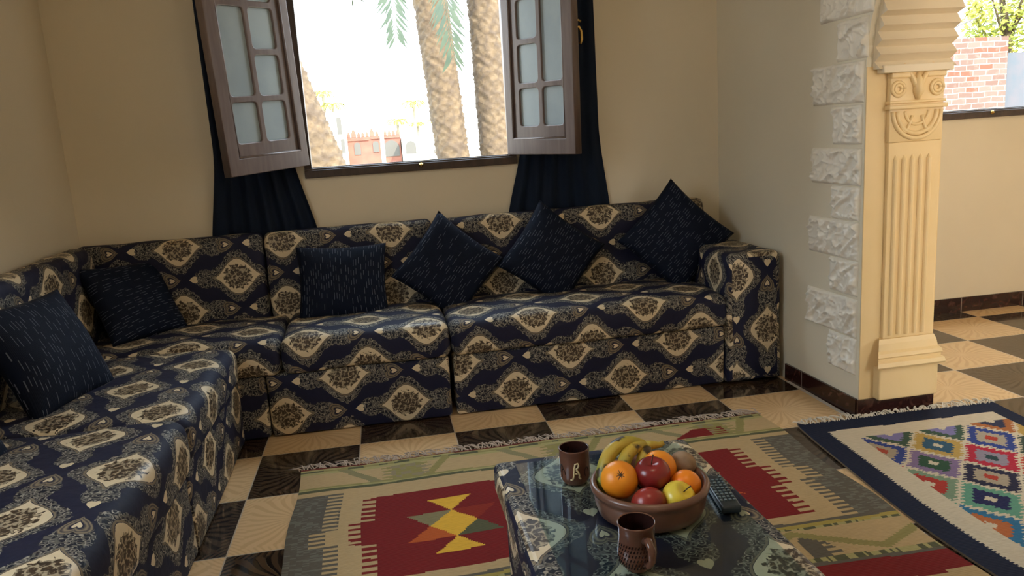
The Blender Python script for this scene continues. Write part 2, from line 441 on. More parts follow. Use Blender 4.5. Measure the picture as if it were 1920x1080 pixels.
# right wall: solid part, then the arch, then solid again
AC, AR, AZ = -.985, .60, 1.40
def arch_pts(r=AR, n=24, a0=0, a1=pi): return [(AC+r*cos(a0+(a1-a0)*k/n), AZ+r*sin(a0+(a1-a0)*k/n)) for k in range(n+1)]
bm = bmesh.new()
outline = [(1.0, 0), (1.0, ZC), (YF, ZC), (YF, 0), (AC-AR, 0)] + arch_pts()[::-1] + [(AC+AR, 0)]
def wx(y): return 2.404 + max(0, .9-y)*.025 if y > -.4 else 2.4365
A = [bm.verts.new((wx(p[0]), p[0], p[1])) for p in outline]; B = [bm.verts.new((2.765, p[0], p[1])) for p in outline]
n = len(outline)
for i in range(n): bm.faces.new((A[i], A[(i+1) % n], B[(i+1) % n], B[i]))
fa = [bm.faces.new(A), bm.faces.new(B[::-1])]; bm.normal_update(); bmesh.ops.triangulate(bm, faces=fa, quad_method='BEAUTY', ngon_method='EAR_CLIP')
wr = struct('wall_right', bm, M_WALLG)
# the end of the wall inside the arch is painted yellow cream
bm = bmesh.new(); box(bm, 2.437, 2.764, -.3895, -.384, .078, 1.40); jamb = struct('trim_1', bm, M_COLM)

# skirting tiles
def skirt(name, p0, p1, nrm, h=.078, first=.3, L=.34):
    p0 = Vector(p0); p1 = Vector(p1); d = (p1-p0); tot = d.length; d.normalize(); nrm = Vector(nrm)
    bm = bmesh.new(); s = 0; e_ = first
    gb_ = bmesh.new()
    while s < tot:
        e_ = min(e_, tot); a = p0+d*s; b = p0+d*(e_-.004)
        q = [a, b, b+nrm*.010, a+nrm*.010]
        prism(bm, [(v.x, v.y) for v in q], 'z', 0, h)
        if e_ < tot:
            a2 = p0+d*(e_-.004); b2 = p0+d*e_; q = [a2, b2, b2+nrm*.009, a2+nrm*.009]
            prism(gb_, [(v.x, v.y) for v in q], 'z', 0, h-.001)
        s = e_; e_ = s+L
    o = struct(name, bm, M_SKIRT)
    if len(gb_.verts): fin('grout', gb_, M_GROUT, o)
    else: gb_.free()
skirt('baseboard_right', (wx(.16), .16, 0), (wx(-.39)-.0, -.385, 0), (-1, 0, 0), first=.145, L=.5)
skirt('baseboard_arch', (2.428, -.389, 0), (2.776, -.389, 0), (0, -1, 0), first=.6)
skirt('baseboard_arch_inside', (2.766, -.389, 0), (2.766, YB2, 0), (1, 0, 0))
skirt('baseboard_back', (2.78, YB2, 0), (5.2, YB2, 0), (0, -1, 0), h=.088, first=1.225, L=.425)
bm = bmesh.new()   # thin pale grout line where the floor meets the right wall
box(bm, 2.40, 2.416, -.36, .12, 0, .002); tag(fin('trim_2', bm, M_GROUT), kind='structure')

# arch soffit with its stepped ridges
bm = bmesh.new(); R0 = AR+.02; nT = 34; zz = []
for k in range(nT*2+1):
    a = -.02 + (pi+.04)*k/(nT*2); r = AR-.045 + (.0 if k % 2 == 0 else .034)
    zz.append((AC+r*cos(a), AZ+r*sin(a)))
outer = [(AC+(AR+.004)*cos(-.02+(pi+.04)*k/48), AZ+(AR+.004)*sin(-.02+(pi+.04)*k/48)) for k in range(49)]
N1 = len(zz)
def quadstrip(bm, x0, x1):
    ia = [bm.verts.new((x0, *p)) for p in zz]; ib = [bm.verts.new((x1, *p)) for p in zz]
    oa = [bm.verts.new((x0, AC+(AR+.004)*cos(-.02+(pi+.04)*k/(N1-1)), AZ+(AR+.004)*sin(-.02+(pi+.04)*k/(N1-1)))) for k in range(N1)]
    ob = [bm.verts.new((x1, v.co.y, v.co.z)) for v in oa]
    for i in range(N1-1):
        bm.faces.new((ia[i], ia[i+1], ib[i+1], ib[i])); bm.faces.new((oa[i], ob[i], ob[i+1], oa[i+1]))
        bm.faces.new((ia[i], oa[i], oa[i+1], ia[i+1])); bm.faces.new((ib[i], ib[i+1], ob[i+1], ob[i]))
    for i in (0, N1-1): bm.faces.new((ia[i], ib[i], ob[i], oa[i]))
quadstrip(bm, 2.462, 2.782)
box(bm, 2.478, 2.772, -.432, -.388, 1.372, 1.402, bev=.004)
o = fin('arch_moulding', bm, M_WALL)
tag(o, 'beige ridged plaster lining of the arch, horizontal zigzag ribs above the pilaster', 'arch moulding')

# pilaster
pil = thing('pilaster', 'cream fluted plaster pilaster on the end of the wall under the arch', 'pilaster', (2.63, -.40, .078))
bm = bmesh.new(); box(bm, 2.497, 2.762, -.432, -.388, .079, .215, bev=.006); fin('plinth', bm, M_COLM, pil)
bm = bmesh.new()
prof = [(-.388, .215), (-.446, .215), (-.452, .224), (-.446, .240), (-.434, .246), (-.434, .256), (-.440, .262), (-.436, .276), (-.424, .284), (-.418, .312), (-.410, .330), (-.388, .330)]
for (x0, x1, k) in ((2.49, 2.768, 0),):
    # stepped moulding returned round the ends
    L_ = [bm.verts.new((x0-(-p[0]-.432)*.7, p[0], p[1])) for p in prof]; R_ = [bm.verts.new((min(2.779, x1+(-p[0]-.432)*.7), p[0], p[1])) for p in prof]
    n = len(prof)
    for i in range(n): bm.faces.new((L_[i], L_[(i+1) % n], R_[(i+1) % n], R_[i]))
    bm.faces.new(L_); bm.faces.new(R_[::-1])
fin('base_moulding', bm, M_COLM, pil)
bm = bmesh.new(); box(bm, 2.525, 2.748, -.406, -.388, .33, 1.112, bev=.003)
for k in range(5):
    x = 2.556+k*.036; tube(bm, [(x, -.406, .345), (x, -.406, 1.045), (x, -.404, 1.062)], [.0105, .0105, .004], 10)
fin('fluted_shaft', bm, M_COLM, pil)
bm = bmesh.new(); box(bm, 2.522, 2.750, -.410, -.388, 1.112, 1.375, bev=.003)
box(bm, 2.512, 2.760, -.424, -.388, 1.235, 1.252, bev=.004); box(bm, 2.516, 2.756, -.418, -.388, 1.257, 1.268, bev=.003)
for r in (.102, .084, .050):
    tube(bm, [(2.636+r*cos(a), -.411, 1.228-(.0)+r*1.02*sin(a)) for a in [pi+pi*k/18 for k in range(19)]], .009 if r > .06 else .006, 8)
for s in (-1, 1):
    for r in (.026, .014):
        tube(bm, [(2.636+s*.082+r*cos(a), -.411, 1.312+r*sin(a)) for a in [2*pi*k/16 for k in range(17)]], .007, 8)
    tube(bm, [(2.636+s*.03*t, -.412, 1.285+.075*t**.6) for t in [k/8*2.1 for k in range(9)]], [.011, .012, .012, .011, .010, .009, .008, .007, .006], 8)
    tube(bm, [(2.636+s*(.02+.06*t), -.412, 1.21-.06*sin(t*pi)) for t in [k/8 for k in range(9)]], .006, 8)
tube(bm, [(2.636, -.412, 1.27), (2.636, -.416, 1.30), (2.636, -.414, 1.345), (2.636, -.410, 1.368)], [.008, .02, .016, .006], 10)
box(bm, 2.520, 2.600, -.420, -.388, 1.352, 1.374, bev=.004); box(bm, 2.672, 2.752, -.420, -.388, 1.352, 1.374, bev=.004)
fin('capital', bm, M_COLM, pil, True)

# stone-look relief tiles beside the arch
rows = [('n', .176, .327, -.178, -.366), ('w', .333, .492, -.014, -.366), ('n', .505, .648, -.180, -.366), ('w', .652, .806, -.020, -.366),
        ('n', .811, .944, -.184, -.368), ('w', .951, 1.096, -.040, -.372), ('n', 1.113, 1.264, -.185, -.370), ('w', 1.272, 1.428, -.038, -.378),
        ('n', 1.436, 1.588, -.205, -.396), ('w', 1.597, 1.750, -.085, -.425), ('n', 1.757, 1.900, -.27, -.50)]
ordn = ['lowest', 'second', 'third', 'fourth', 'fifth', 'sixth', 'seventh', 'eighth', 'ninth', 'tenth', 'eleventh']
for i, (k, z0, z1, y1, y0) in enumerate(rows):
    bm = bmesh.new(); ny, nzz = (74 if k == 'w' else 40), 36; G = []
    for a in range(ny+1):
        rw = []
        for b in range(nzz+1):
            fy, fz = a/ny, b/nzz; y = y0+(y1-y0)*fy; z = z0+(z1-z0)*fz
            ed = min(fy*(y1-y0), (1-fy)*(y1-y0), fz*(z1-z0), (1-fz)*(z1-z0))
            q = Vector((y*13+i*9.1, z*13+i*3.7, i*2.3)); nv = noise.noise(q+Vector((z*7, y*5, 0)))
            rid = 1-min(1, abs(nv)*3.6); v2 = noise.noise(q*2.3); rid2 = 1-min(1, abs(v2)*4)
            hgt = .007+.015*rid**2+.007*rid2**2+.006*noise.noise(q*.8+Vector((5, 5, 5)))
            hgt = hgt*min(1, ed/.010)+.001 if ed < .010 else hgt
            zb = z - (.012*((fy)) if k == 'w' else 0)*0
            rw.append(bm.verts.new((wx(y)-max(hgt, .001), y, z)))
        G.append(rw)
    for a in range(ny):
        for b in range(nzz): bm.faces.new((G[a][b], G[a+1][b], G[a+1][b+1], G[a][b+1]))
    bd = [G[a][0] for a in range(ny+1)]+[G[ny][b] for b in range(1, nzz+1)]+[G[a][nzz] for a in range(ny-1, -1, -1)]+[G[0][b] for b in range(nzz-1, 0, -1)]
    bb = [bm.verts.new((wx(v.co.y)+.001, v.co.y, v.co.z)) for v in bd]; n = len(bd)
    for a in range(n): bm.faces.new((bd[a], bd[(a+1) % n], bb[(a+1) % n], bb[a]))
    bm.faces.new(bb)
    o = fin('stone_tile', bm, M_QUOIN, smooth=True)
    tag(o, f"{'wide' if k=='w' else 'narrow'} white relief stone tile beside the arch, {ordn[i]} counted up from the floor", 'stone tile', 'white relief stone tiles along the arch edge')

# ---------------------------------------------------------------- windows
def window_frame(name, x0, x1, z0, z1, y, knobx):
    bm = bmesh.new()
    box(bm, x0, x1, y-.022, y+.05, z0, z0+.038, bev=.003); box(bm, x0, x1, y-.012, y+.02, z0+.036, z0+.046, bev=.002)
    box(bm, x0, x1, y+.03, y+.05, z0+.036, z0+.05)
    box(bm, x0, x1, y-.01, y+.05, z1-.04, z1); box(bm, x0, x0+.035, y-.005, y+.05, z0+.03, z1-.03); box(bm, x1-.035, x1, y-.005, y+.05, z0+.03, z1-.03)
    o = struct(name, bm, M_FRAME)
    b = bmesh.new(); M = Matrix.Translation((knobx, y-.023, z0+.028)) @ Matrix.Rotation(pi/2, 4, 'X')
    lathe(b, [(0, -.002), (.010, -.002), (.012, .003), (.006, .006), (.005, .012), (0, .013)], 16, M=M)
    k = fin('latch_keeper', b, M_BRASS, o, True); k['label'] = 'small brass latch keeper'
    s = bmesh.new(); box(s, x0, x1, y+.05, y+.16, z0-.02, z0+.012); q = fin('outer_sill', s, M_WHITE, o)
    return o
window_frame('window_1', W1[0], W1[1], W1[2], W1[3], YB, .80)
window_frame('window_2', W2[0], W2[1], W2[2], W2[3], YB2, 4.13)

def sash(name, label, hinge, angle, Wd, H, side, sag, handle):
    """hinged leaf; local x runs from hinge to free edge, z up, -y*side is the seen face"""
    t = thing(name, label, 'window sash', hinge, 'open window sashes')
    t.rotation_euler = (0, 0, 0)
    Mw = Matrix.Translation(hinge) @ Matrix.Rotation(angle, 4, 'Z') @ Matrix.Rotation(sag, 4, 'Y')
    def L(M=Matrix.Identity(4)): return Mw @ M
    fo, fh, fb = .062, .045, .075
    o = [(0, 0), (Wd, 0), (Wd, H), (0, H)]; i = [(fh, fb), (Wd-fo, fb), (Wd-fo, H-fb), (fh, H-fb)]
    XZ = Matrix.Rotation(pi/2, 4, 'X')
    plate('outer_frame', o, [i], .038, M_SHUT, t, L() @ XZ, .003)
    ph, po, pb, pt = fh+.048, Wd-fo-.018, fb+.05, H-fb-.03
    cm = (ph+po)/2; mw = .014; rowh = (pt-pb)/4; r = .022; holes = []
    def cell(x0, x1, z0, z1): return round_poly([(x0, z0), (x1, z0), (x1, z1), (x0, z1)], r, 4)
    z = [pb+rowh*k for k in range(5)]; g = .014
    cells = [(ph, cm-mw, z[k]+g, z[k+1]-g) for k in range(4)] + [(cm+mw, po, z[0]+g, z[1]-g), (cm+mw, po, z[1]+g, z[3]-g), (cm+mw, po, z[3]+g, z[4]-g)]
    mun = plate('muntin_panel', i, [cell(*c) for c in cells], .022, M_SHUT, t, L() @ Matrix.Translation((0, .004*side, 0)) @ XZ, .004)
    bm = bmesh.new(); yb = -.016*side if side > 0 else .016
    q = [(fh+.002, fb+.002), (Wd-fo-.002, fb+.002), (Wd-fo-.002, H-fb-.002), (fh+.002, H-fb-.002), (fh+.002, fb+.002)]
    for a, b in zip(q, q[1:]): tube(bm, [(a[0], -.017*side, a[1]), (b[0], -.017*side, b[1])], .0062, 8)
    fin('glazing_bead', bm, M_SHUT, t, True, L())
    for c in cells:
        b = bmesh.new(); box(b, c[0]-.004, c[1]+.004, .002*side-.002, .002*side+.002, c[2]-.004, c[3]+.004)
        fin('pane', b, M_PANE, t, M=L())
    if handle:
        b = bmesh.new(); x = Wd-.02; yy = .019*side
        box(b, x-.010, x+.010, yy, yy+.006*side if side > 0 else yy, .50, .62) if side > 0 else box(b, x-.010, x+.010, yy-.006, yy, .50, .62)
        s_ = side
        tube(b, [(x, yy+.004*s_, .57), (x, yy+.030*s_, .575), (x+.002, yy+.042*s_, .555), (x+.002, yy+.044*s_, .52), (x, yy+.036*s_, .50)], [.006, .006, .007, .007, .006], 10)
        tube(b, [(x, yy+.004*s_, .60), (x, yy+.026*s_, .605), (x, yy+.04*s_, .60)], [.005, .005, .006], 10)
        h = fin('brass_handle', b, M_BRASS, t, True, L()); h['label'] = 'curved brass window handle'
    return t
sash('window_sash', 'brown window sash opened inward on the left of the window, frosted panes', (.240, .835, 1.150), -RD(129), .49, 1.05, -1, RD(2.6), False)
sash('window_sash', 'brown window sash opened inward on the right of the window, brass handle on its edge', (1.262, .835, 1.135), -RD(57), .47, 1.06, 1, RD(1.2), True)

def curtain(label, xl0, xl1, xr0, xr1, y, z0, z1, group='navy curtains'):
    """xl/xr: left and right edges at the bottom (0) and top (1)"""
    bm = bmesh.new(); nx, nz_ = 90, 50; G = []; ph = random.random()*9
    for j in range(nz_+1):
        t = j/nz_; z = z0+(z1-z0)*t; s = min(1, max(0, (t-.12)/.32)); s = s*s*(3-2*s)
        a = xl0+(xl1-xl0)*s; b = xr0+(xr1-xr0)*s; rw = []
        for i in range(nx+1):
            u = i/nx; x = a+(b-a)*u
            yy = y + .009*sin(u*2*pi*6+ph+.5*sin(t*3)) + .004*sin(u*40+t*6)
            rw.append(bm.verts.new((x, yy, z)))
        G.append(rw)
    for j in range(nz_):
        for i in range(nx): bm.faces.new((G[j][i], G[j][i+1], G[j+1][i+1], G[j+1][i]))
    bmesh.ops.solidify(bm, geom=bm.faces[:], thickness=.003)
    return tag(fin('curtain', bm, M_CURT, smooth=True), label, 'curtain', group)
curtain('navy curtain hanging left of the window behind the open sash', -.26, -.19, .275, .17, .838, .45, 2.35)
curtain('navy curtain hanging right of the window behind the open sash', 1.215, 1.33, 1.79, 1.735, .838, .45, 2.35)
bm = bmesh.new(); tube(bm, [(-.5, .80, 2.38), (2.1, .80, 2.38)], .012, 12)
for x in (-.48, 2.08): tube(bm, [(x, .80, 2.38), (x, .866, 2.38)], .008, 8)
tag(fin('curtain_rod', bm, M_BRASS, smooth=True), 'brass curtain rod above the window carrying both navy curtains', 'curtain rod')

lp = thing('added_ceiling_lamp', 'round white ceiling lamp, added out of view as warm fill', 'ceiling lamp', (1.0, -2.3, ZC))  # unseen lamp added for warm fill on floor, table and back wall
bm = bmesh.new(); lathe(bm, [(0, ZC), (.09, ZC), (.09, ZC-.02), (.03, ZC-.03), (.03, ZC-.06)], 32, (1.0, -2.3)); fin('lamp_base', bm, M_BRASS, lp, True)
bm = bmesh.new(); bmesh.ops.create_uvsphere(bm, u_segments=32, v_segments=16, radius=.11); bmesh.ops.translate(bm, verts=bm.verts, vec=(1.0, -2.3, ZC-.16))
mm, nt_, b_ = new_mat('fill_lamp_glow', .3, (.9, .85, .75)); b_.inputs['Emission Color'].default_value = (1, .78, .54, 1); b_.inputs['Emission Strength'].default_value = 25
fin('lamp_globe', bm, mm, lp, True)

# ---------------------------------------------------------------- sofa
def sweep(name, axis, a0, a1, prof, mat, parent, er=.03, puff=0.0, capswap=False, uo=(0, 0), step=.03, wr=.0035, swapuv=False):
    """soft upholstered block: profile (depth, z) swept along the run, rounded ends, UVs in metres"""
    bm = bmesh.new(); uvl = bm.loops.layers.uv.new('UVMap')
    n = len(prof); cx = sum(p[0] for p in prof)/n; cz = sum(p[1] for p in prof)/n
    arc = [0]
    for i in range(n): arc.append(arc[-1]+(Vector(prof[(i+1) % n])-Vector(prof[i])).length)
    L = a1-a0; st = []
    ne = 4
    for k in range(ne): th = pi/2*k/ne; st.append((a0+er*(1-sin(th)) if False else a0+er*(1-cos(th)), er*(1-sin(th))))
    m = max(2, int((L-2*er)/step))
    for k in range(m+1): st.append((a0+er+(L-2*er)*k/m, 0))
    for k in range(ne-1, -1, -1): th = pi/2*k/ne; st.append((a1-er*(1-cos(th)), er*(1-sin(th))))
    zmax = max(p[1] for p in prof); zmin = min(p[1] for p in prof); dmin = min(p[0] for p in prof); dmax = max(p[0] for p in prof)
    rings = []
    for (s, ins) in st:
        ring = []; tt = (s-a0)/L
        for p in prof:
            hw = max(abs(p[0]-cx), 1e-4); hz = max(abs(p[1]-cz), 1e-4)
            d = p[0] - math.copysign(min(ins, hw), p[0]-cx); z = p[1] - math.copysign(min(ins, hz), p[1]-cz)
            if puff and p[1] > (zmax+zmin)/2:
                fd = (p[0]-dmin)/(dmax-dmin); z += puff*(1-(2*tt-1)**4)*max(0, 1-(2*fd-1)**4)
            q = Vector((s, d, z) if axis == 'x' else (d, s, z))
            nv = noise.noise_vector(q*5.5)*wr
            ring.append(bm.verts.new(q+nv))
        rings.append(ring)
    def setuv(f, uvs):
        for l, c in zip(f.loops, uvs): l[uvl].uv = (c[1], c[0]) if swapuv else c
    for k in range(len(rings)-1):
        for i in range(n):
            i2 = (i+1) % n; f = bm.faces.new((rings[k][i], rings[k][i2], rings[k+1][i2], rings[k+1][i]))
            s0, s1 = st[k][0]+uo[0], st[k+1][0]+uo[0]
            setuv(f, [(s0, arc[i]+uo[1]), (s0, arc[i+1]+uo[1]), (s1, arc[i+1]+uo[1]), (s1, arc[i]+uo[1])])
    for ring in (rings[0], rings[-1]):
        f = bm.faces.new(ring)
        for l in f.loops:
            co = l.vert.co; dd = co.y if axis == 'x' else co.x
            l[uvl].uv = (co.z+uo[1], dd+uo[0]) if capswap else (dd+uo[0], co.z+uo[1])
    return fin(name, bm, mat, parent, True)
def sub(prof, m):  # subdivide long profile edges
    out = []
    for i in range(len(prof)):
        a = Vector(prof[i]); b = Vector(prof[(i+1) % len(prof)]); k = max(1, int((b-a).length/m))
        for j in range(k): out.append(tuple(a+(b-a)*j/k))
    return out
SG = 'blue damask sofa pieces'
def base_prof(front, back, top=.288, bot=.006, sgn=1): return sub(round_poly([(front, bot), (front, top), (back, top), (back, bot)], [.006, .02, .01, .006], 3), .05)
def seat_prof(front, back, z0=.286, z1=.438): return sub(round_poly([(front+.004*(1 if back > front else -1), z0), (front, z1), (back, z1+.004), (back, z0)], [.03, .055, .02, .01], 6), .04)
def back_prof(f0, f1, rear, z1=.845, z0=.29): return sub(round_poly([(f0, z0), (f1, z1), (rear, z1), (rear, z0)], [.01, .05, .03, .01], 6), .04)
BK = .808
# right two-seater with arm
s1 = thing('sofa', 'right piece of the blue damask corner sofa, with the armrest by the white wall', 'sofa', (1.6, .5, 0), SG)
sweep('sofa_base', 'x', .832, 2.125, base_prof(.198, .80), M_DAM, s1, .014, uo=(-.07, -.09))
sweep('seat_cushion', 'x', .826, 2.140, seat_prof(.168, .70), M_DAM, s1, .035, puff=.016, uo=(.09, -.02), wr=.007)
sweep('backrest', 'x', .826, 2.262, back_prof(.675, .715, BK), M_DAM, s1, .03, uo=(.135, -.06), wr=.006)
arm = sub(round_poly([(2.128, .010), (2.128, .628), (2.396, .628), (2.396, .010)], [.006, .045, .045, .006], 6), .04)
# the arm runs front to back
sweep('armrest', 'y', .165, .70, [(p[0], p[1]) for p in arm], M_DAM, s1, .022, capswap=True, uo=(.0, .0), swapuv=True, wr=.005)
# middle piece
s2 = thing('sofa', 'middle piece of the blue damask corner sofa, under the window', 'sofa', (.43, .5, 0), SG)
sweep('sofa_base', 'x', .02, .812, base_prof(.198, .80), M_DAM, s2, .014, uo=(-.09, -.09))
sweep('seat_cushion', 'x', .095, .824, seat_prof(.170, .70), M_DAM, s2, .035, puff=.014, uo=(.055, -.02), wr=.007)
sweep('backrest', 'x', .006, .822, back_prof(.675, .715, BK), M_DAM, s2, .03, uo=(.168, -.06), wr=.006)
# corner piece
s3 = thing('sofa', 'corner piece of the blue damask corner sofa, in the left back corner of the room', 'sofa', (-.4, .5, 0), SG)
sweep('sofa_base', 'x', -.85, .016, base_prof(.198, .80), M_DAM, s3, .014, uo=(-.07, -.09))
sweep('seat_cushion', 'x', -.80, .092, seat_prof(.172, .70), M_DAM, s3, .035, puff=.012, uo=(.03, -.02), wr=.007)
sweep('backrest', 'x', -.845, .000, back_prof(.675, .715, BK), M_DAM, s3, .03, uo=(.128, -.06), wr=.006)
LB = -.852
s4 = thing('sofa', 'left piece of the blue damask corner sofa, along the left wall next to the corner', 'sofa', (-.45, -.27, 0), SG)
sweep('sofa_base', 'y', -.735, .190, base_prof(-.092, -.82), M_DAM, s4, .014, uo=(.17, -.05))
sweep('seat_cushion', 'y', -.735, .172, seat_prof(-.070, -.74), M_DAM, s4, .04, puff=.014, uo=(.12, .06), wr=.008)
sweep('backrest', 'y', -.742, .672, back_prof(-.705, -.745, LB, .85), M_DAM, s4, .035, uo=(.1, -.0), wr=.007)
s5 = thing('sofa', 'end piece of the blue damask corner sofa along the left wall, nearest the camera', 'sofa', (-.45, -1.4, 0), SG)
sweep('sofa_base', 'y', -2.35, -.745, base_prof(-.092, -.82), M_DAM, s5, .014, uo=(.17, -.05))
sweep('seat_cushion', 'y', -2.35, -.742, seat_prof(-.062, -.74, .286, .452), M_DAM, s5, .045, puff=.020, uo=(.10, .075), wr=.009)
sweep('backrest', 'y', -2.35, -.750, back_prof(-.705, -.745, LB, .85), M_DAM, s5, .035, uo=(.1, -.0), wr=.007)

# ---------------------------------------------------------------- pillows
def pillow(label, c, yaw, lean, roll, S=.40, T=.070, uvrot=0, sy=1.0):
    bm = bmesh.new(); uvl = bm.loops.layers.uv.new('UVMap'); n = 26; F_ = []
    M = Matrix.Translation(c) @ Matrix.Rotation(RD(yaw), 4, 'Z') @ Matrix.Rotation(RD(90-lean), 4, 'X') @ Matrix.Rotation(RD(roll), 4, 'Z')
    sd_ = random.random()*50; S2 = S/2
    def pt(i, j, s):
        x, y = i/n*2-1, j/n*2-1
        px = x*(1-.075*(1-y*y))*S2; py = y*(1-.075*(1-x*x))*S2*sy
        h = T*((1-x**2)*(1-y**2))**.42 if abs(x) < 1 and abs(y) < 1 else 0
        v = Vector((px, py, s*h)); w_ = noise.noise(Vector((px*7+sd_, py*7, s*3)))*.008*(1 if h > 0 else 0)
        v.z += w_*s; return v
    top = [[bm.verts.new(pt(i, j, 1)) for j in range(n+1)] for i in range(n+1)]
    bot = [[top[i][j] if i in (0, n) or j in (0, n) else bm.verts.new(pt(i, j, -1)) for j in range(n+1)] for i in range(n+1)]
    cs, sn = cos(RD(uvrot)), sin(RD(uvrot))
    for g, fl in ((top, 0), (bot, 1)):
        for i in range(n):
            for j in range(n):
                ij = [(i, j), (i+1, j), (i+1, j+1), (i, j+1)]
                if fl: ij = ij[::-1]
                f = bm.faces.new([g[a][b] for a, b in ij])
                for l, (a, b) in zip(f.loops, ij):
                    u, v = (a/n-.5)*S+3*fl, (b/n-.5)*S; l[uvl].uv = (u*cs-v*sn+sd_, u*sn+v*cs+sd_)
    bmesh.ops.transform(bm, matrix=M, verts=bm.verts)
    return tag(fin('pillow', bm, M_PIL, smooth=True), label, 'pillow', 'navy pillows with white dashes')
pillow('square navy pillow standing straight on its edge below the window, vertical dashes', (.366, .605, .590), 0, 20, -2, .43, .065, 0, .86)
pillow('navy pillow tipped on a corner, right beside the upright pillow in mid sofa', (.876, .600, .618), 0, 14, -41, .40, .06, 0)
pillow('navy pillow tipped on its corner, right of the sofa seam and below the right curtain', (1.395, .600, .632), 0, 14, -39, .40, .065, 0)
pillow('navy pillow on its point by the sofa armrest, top corner above the backrest', (2.045, .585, .668), -6, 14, -45, .43, .07, 0)
pillow('navy pillow leaning in the left back corner of the sofa, nearly horizontal dashes', (-.56, .545, .602), 54, 33, -4, .40, .065, 80)
pillow('large navy pillow against the left backrest of the sofa, cut by the left photo edge', (-.58, -.37, .608), 72, 25, 0, .41, .075, 0)
pillow('navy pillow nearest the camera on the left sofa seat, only its corner in view', (-.62, -1.08, .60), 78, 24, 2, .42, .065, 0)

# ---------------------------------------------------------------- rugs
def rug(name, label, x0, x1, y0, y1, cell, colf, warp, z, label_cat='rug', th=.007):
    nx = round((x1-x0)/cell); ny = round((y1-y0)/cell); bm = bmesh.new(); cl = bm.loops.layers.float_color.new('weave')
    G = [[bm.verts.new(warp(x0+(x1-x0)*i/nx, y0+(y1-y0)*j/ny, z+th)) for j in range(ny+1)] for i in range(nx+1)]
    for i in range(nx):
        for j in range(ny):
            f = bm.faces.new((G[i][j], G[i+1][j], G[i+1][j+1], G[i][j+1])); c = colf(x0+(x1-x0)*(i+.5)/nx, y0+(y1-y0)*(j+.5)/ny)
            for l in f.loops: l[cl] = (*c, 1)
    rim = [G[i][0] for i in range(nx+1)]+[G[nx][j] for j in range(1, ny+1)]+[G[i][ny] for i in range(nx-1, -1, -1)]+[G[0][j] for j in range(ny-1, 0, -1)]
    lo = [bm.verts.new((v.co.x, v.co.y, v.co.z-th)) for v in rim]; n = len(rim)
    for k in range(n):
        f = bm.faces.new((rim[k], lo[k], lo[(k+1) % n], rim[(k+1) % n]))
        for l in f.loops: l[cl] = (.2, .15, .1, 1)
    o = fin(name, bm, M_RUG); return tag(o, label, label_cat)
K_CR, K_RED, K_GR, K_YE, K_OR = (.52, .37, .19), (.20, .013, .014), (.125, .112, .088), (.80, .46, .05), (.52, .11, .025)
K_GN, K_DG, K_GNL = (.30, .26, .095), (.10, .105, .055), (.42, .37, .16)
def h1(a): return (sin(a*127.1+3.3)*43758.5453) % 1
YF0, YF1 = -.475, -1.115       # main field between the patterned bands
XC = 1.128
def field(ax, t, flip):
    """ax: distance from the rug's left/right edge; t: 0..1 down the field"""
    x = XC-ax-.182
    y = t*.64
    fing = int(y/.0265); on = (y/.0265) % 1 < .52
    # grey serrated border
    step = .115 if .0 < t < .42 else (.075 if t < .58 else .120)
    if x < step: 
        return K_GR if h1(int(y/.006)*.7+int(x/.02)) > .25 else (.175, .165, .135)
    if x < step+.048 and on: return K_GR
    # red field with comb teeth
    if .09 < t < .93:
        e0 = .285 if not .38 < t < .60 else .240
        if x > e0: return K_RED
        if x > e0-.045 and ((y/.034) % 1) < .52: return K_RED
    return K_CR
def diam(x, y):
    # stacked coloured lozenges in the middle of each half of the field
    cx = .72; 
    dx = (x-cx)
    yy = y
    def tri(cy, hw, hh, up):
        s = (cy-yy)/hh
        return 0 <= s <= 1 and abs(dx) < hw*((1-s) if not up else s)
    if tri(-.618, .078, .095, False): return K_YE
    if tri(-.889, .078, .088, True): return K_YE
    k = 1-abs(yy+.801)/.088
    if k > 0:
        if abs(dx) < .078*k: return K_YE
    # side triangles
    if -.80 < yy < -.712 and -.15 < dx < 0 and abs(dx) < .15*(1-((-.712-yy)/.088))+.078*((-.712-yy)/.088) : return (.25, .215, .11)
    if -.889 < yy < -.80 and -.155 < dx < 0 and abs(dx) < .155*((-.80-yy)/.088)+.078*(1-(-.80-yy)/.088)-.0: return K_OR
    if -.80 < yy < -.712 and 0 < dx < .15 and dx < .15*(1-((-.712-yy)/.088))+.078*((-.712-yy)/.088) : return (.27, .028, .016)
    if -.889 < yy < -.80 and 0 < dx < .15 and dx < .15*((-.80-yy)/.088)+.078*(1-(-.80-yy)/.088): return K_DG
    return None
def band(x, s):
    """narrow patterned band, s 0..1 down the band of .22 m"""
    if s < .09 or s > .91: return K_DG if h1(int(x/.012)+9) > .35 else K_GN
    if s < .17 or s > .83: return K_GNL
    u = (x % .52)/.52; v = (s-.17)/.66
    if abs(v-(.15+abs(u-.5)*1.5)) < .12: return K_GN
    if u < .16 or u > .84:
        if h1(int(v*9)+int(x*3)) > .4 or abs((u+.5) % 1-.5) < .09: return (K_GN, K_GR, (.16, .15, .11))[int(x/.52+.5) % 3]
    if .44 < u < .56 and v < .4: return (.40, .36, .20)
    return K_CR
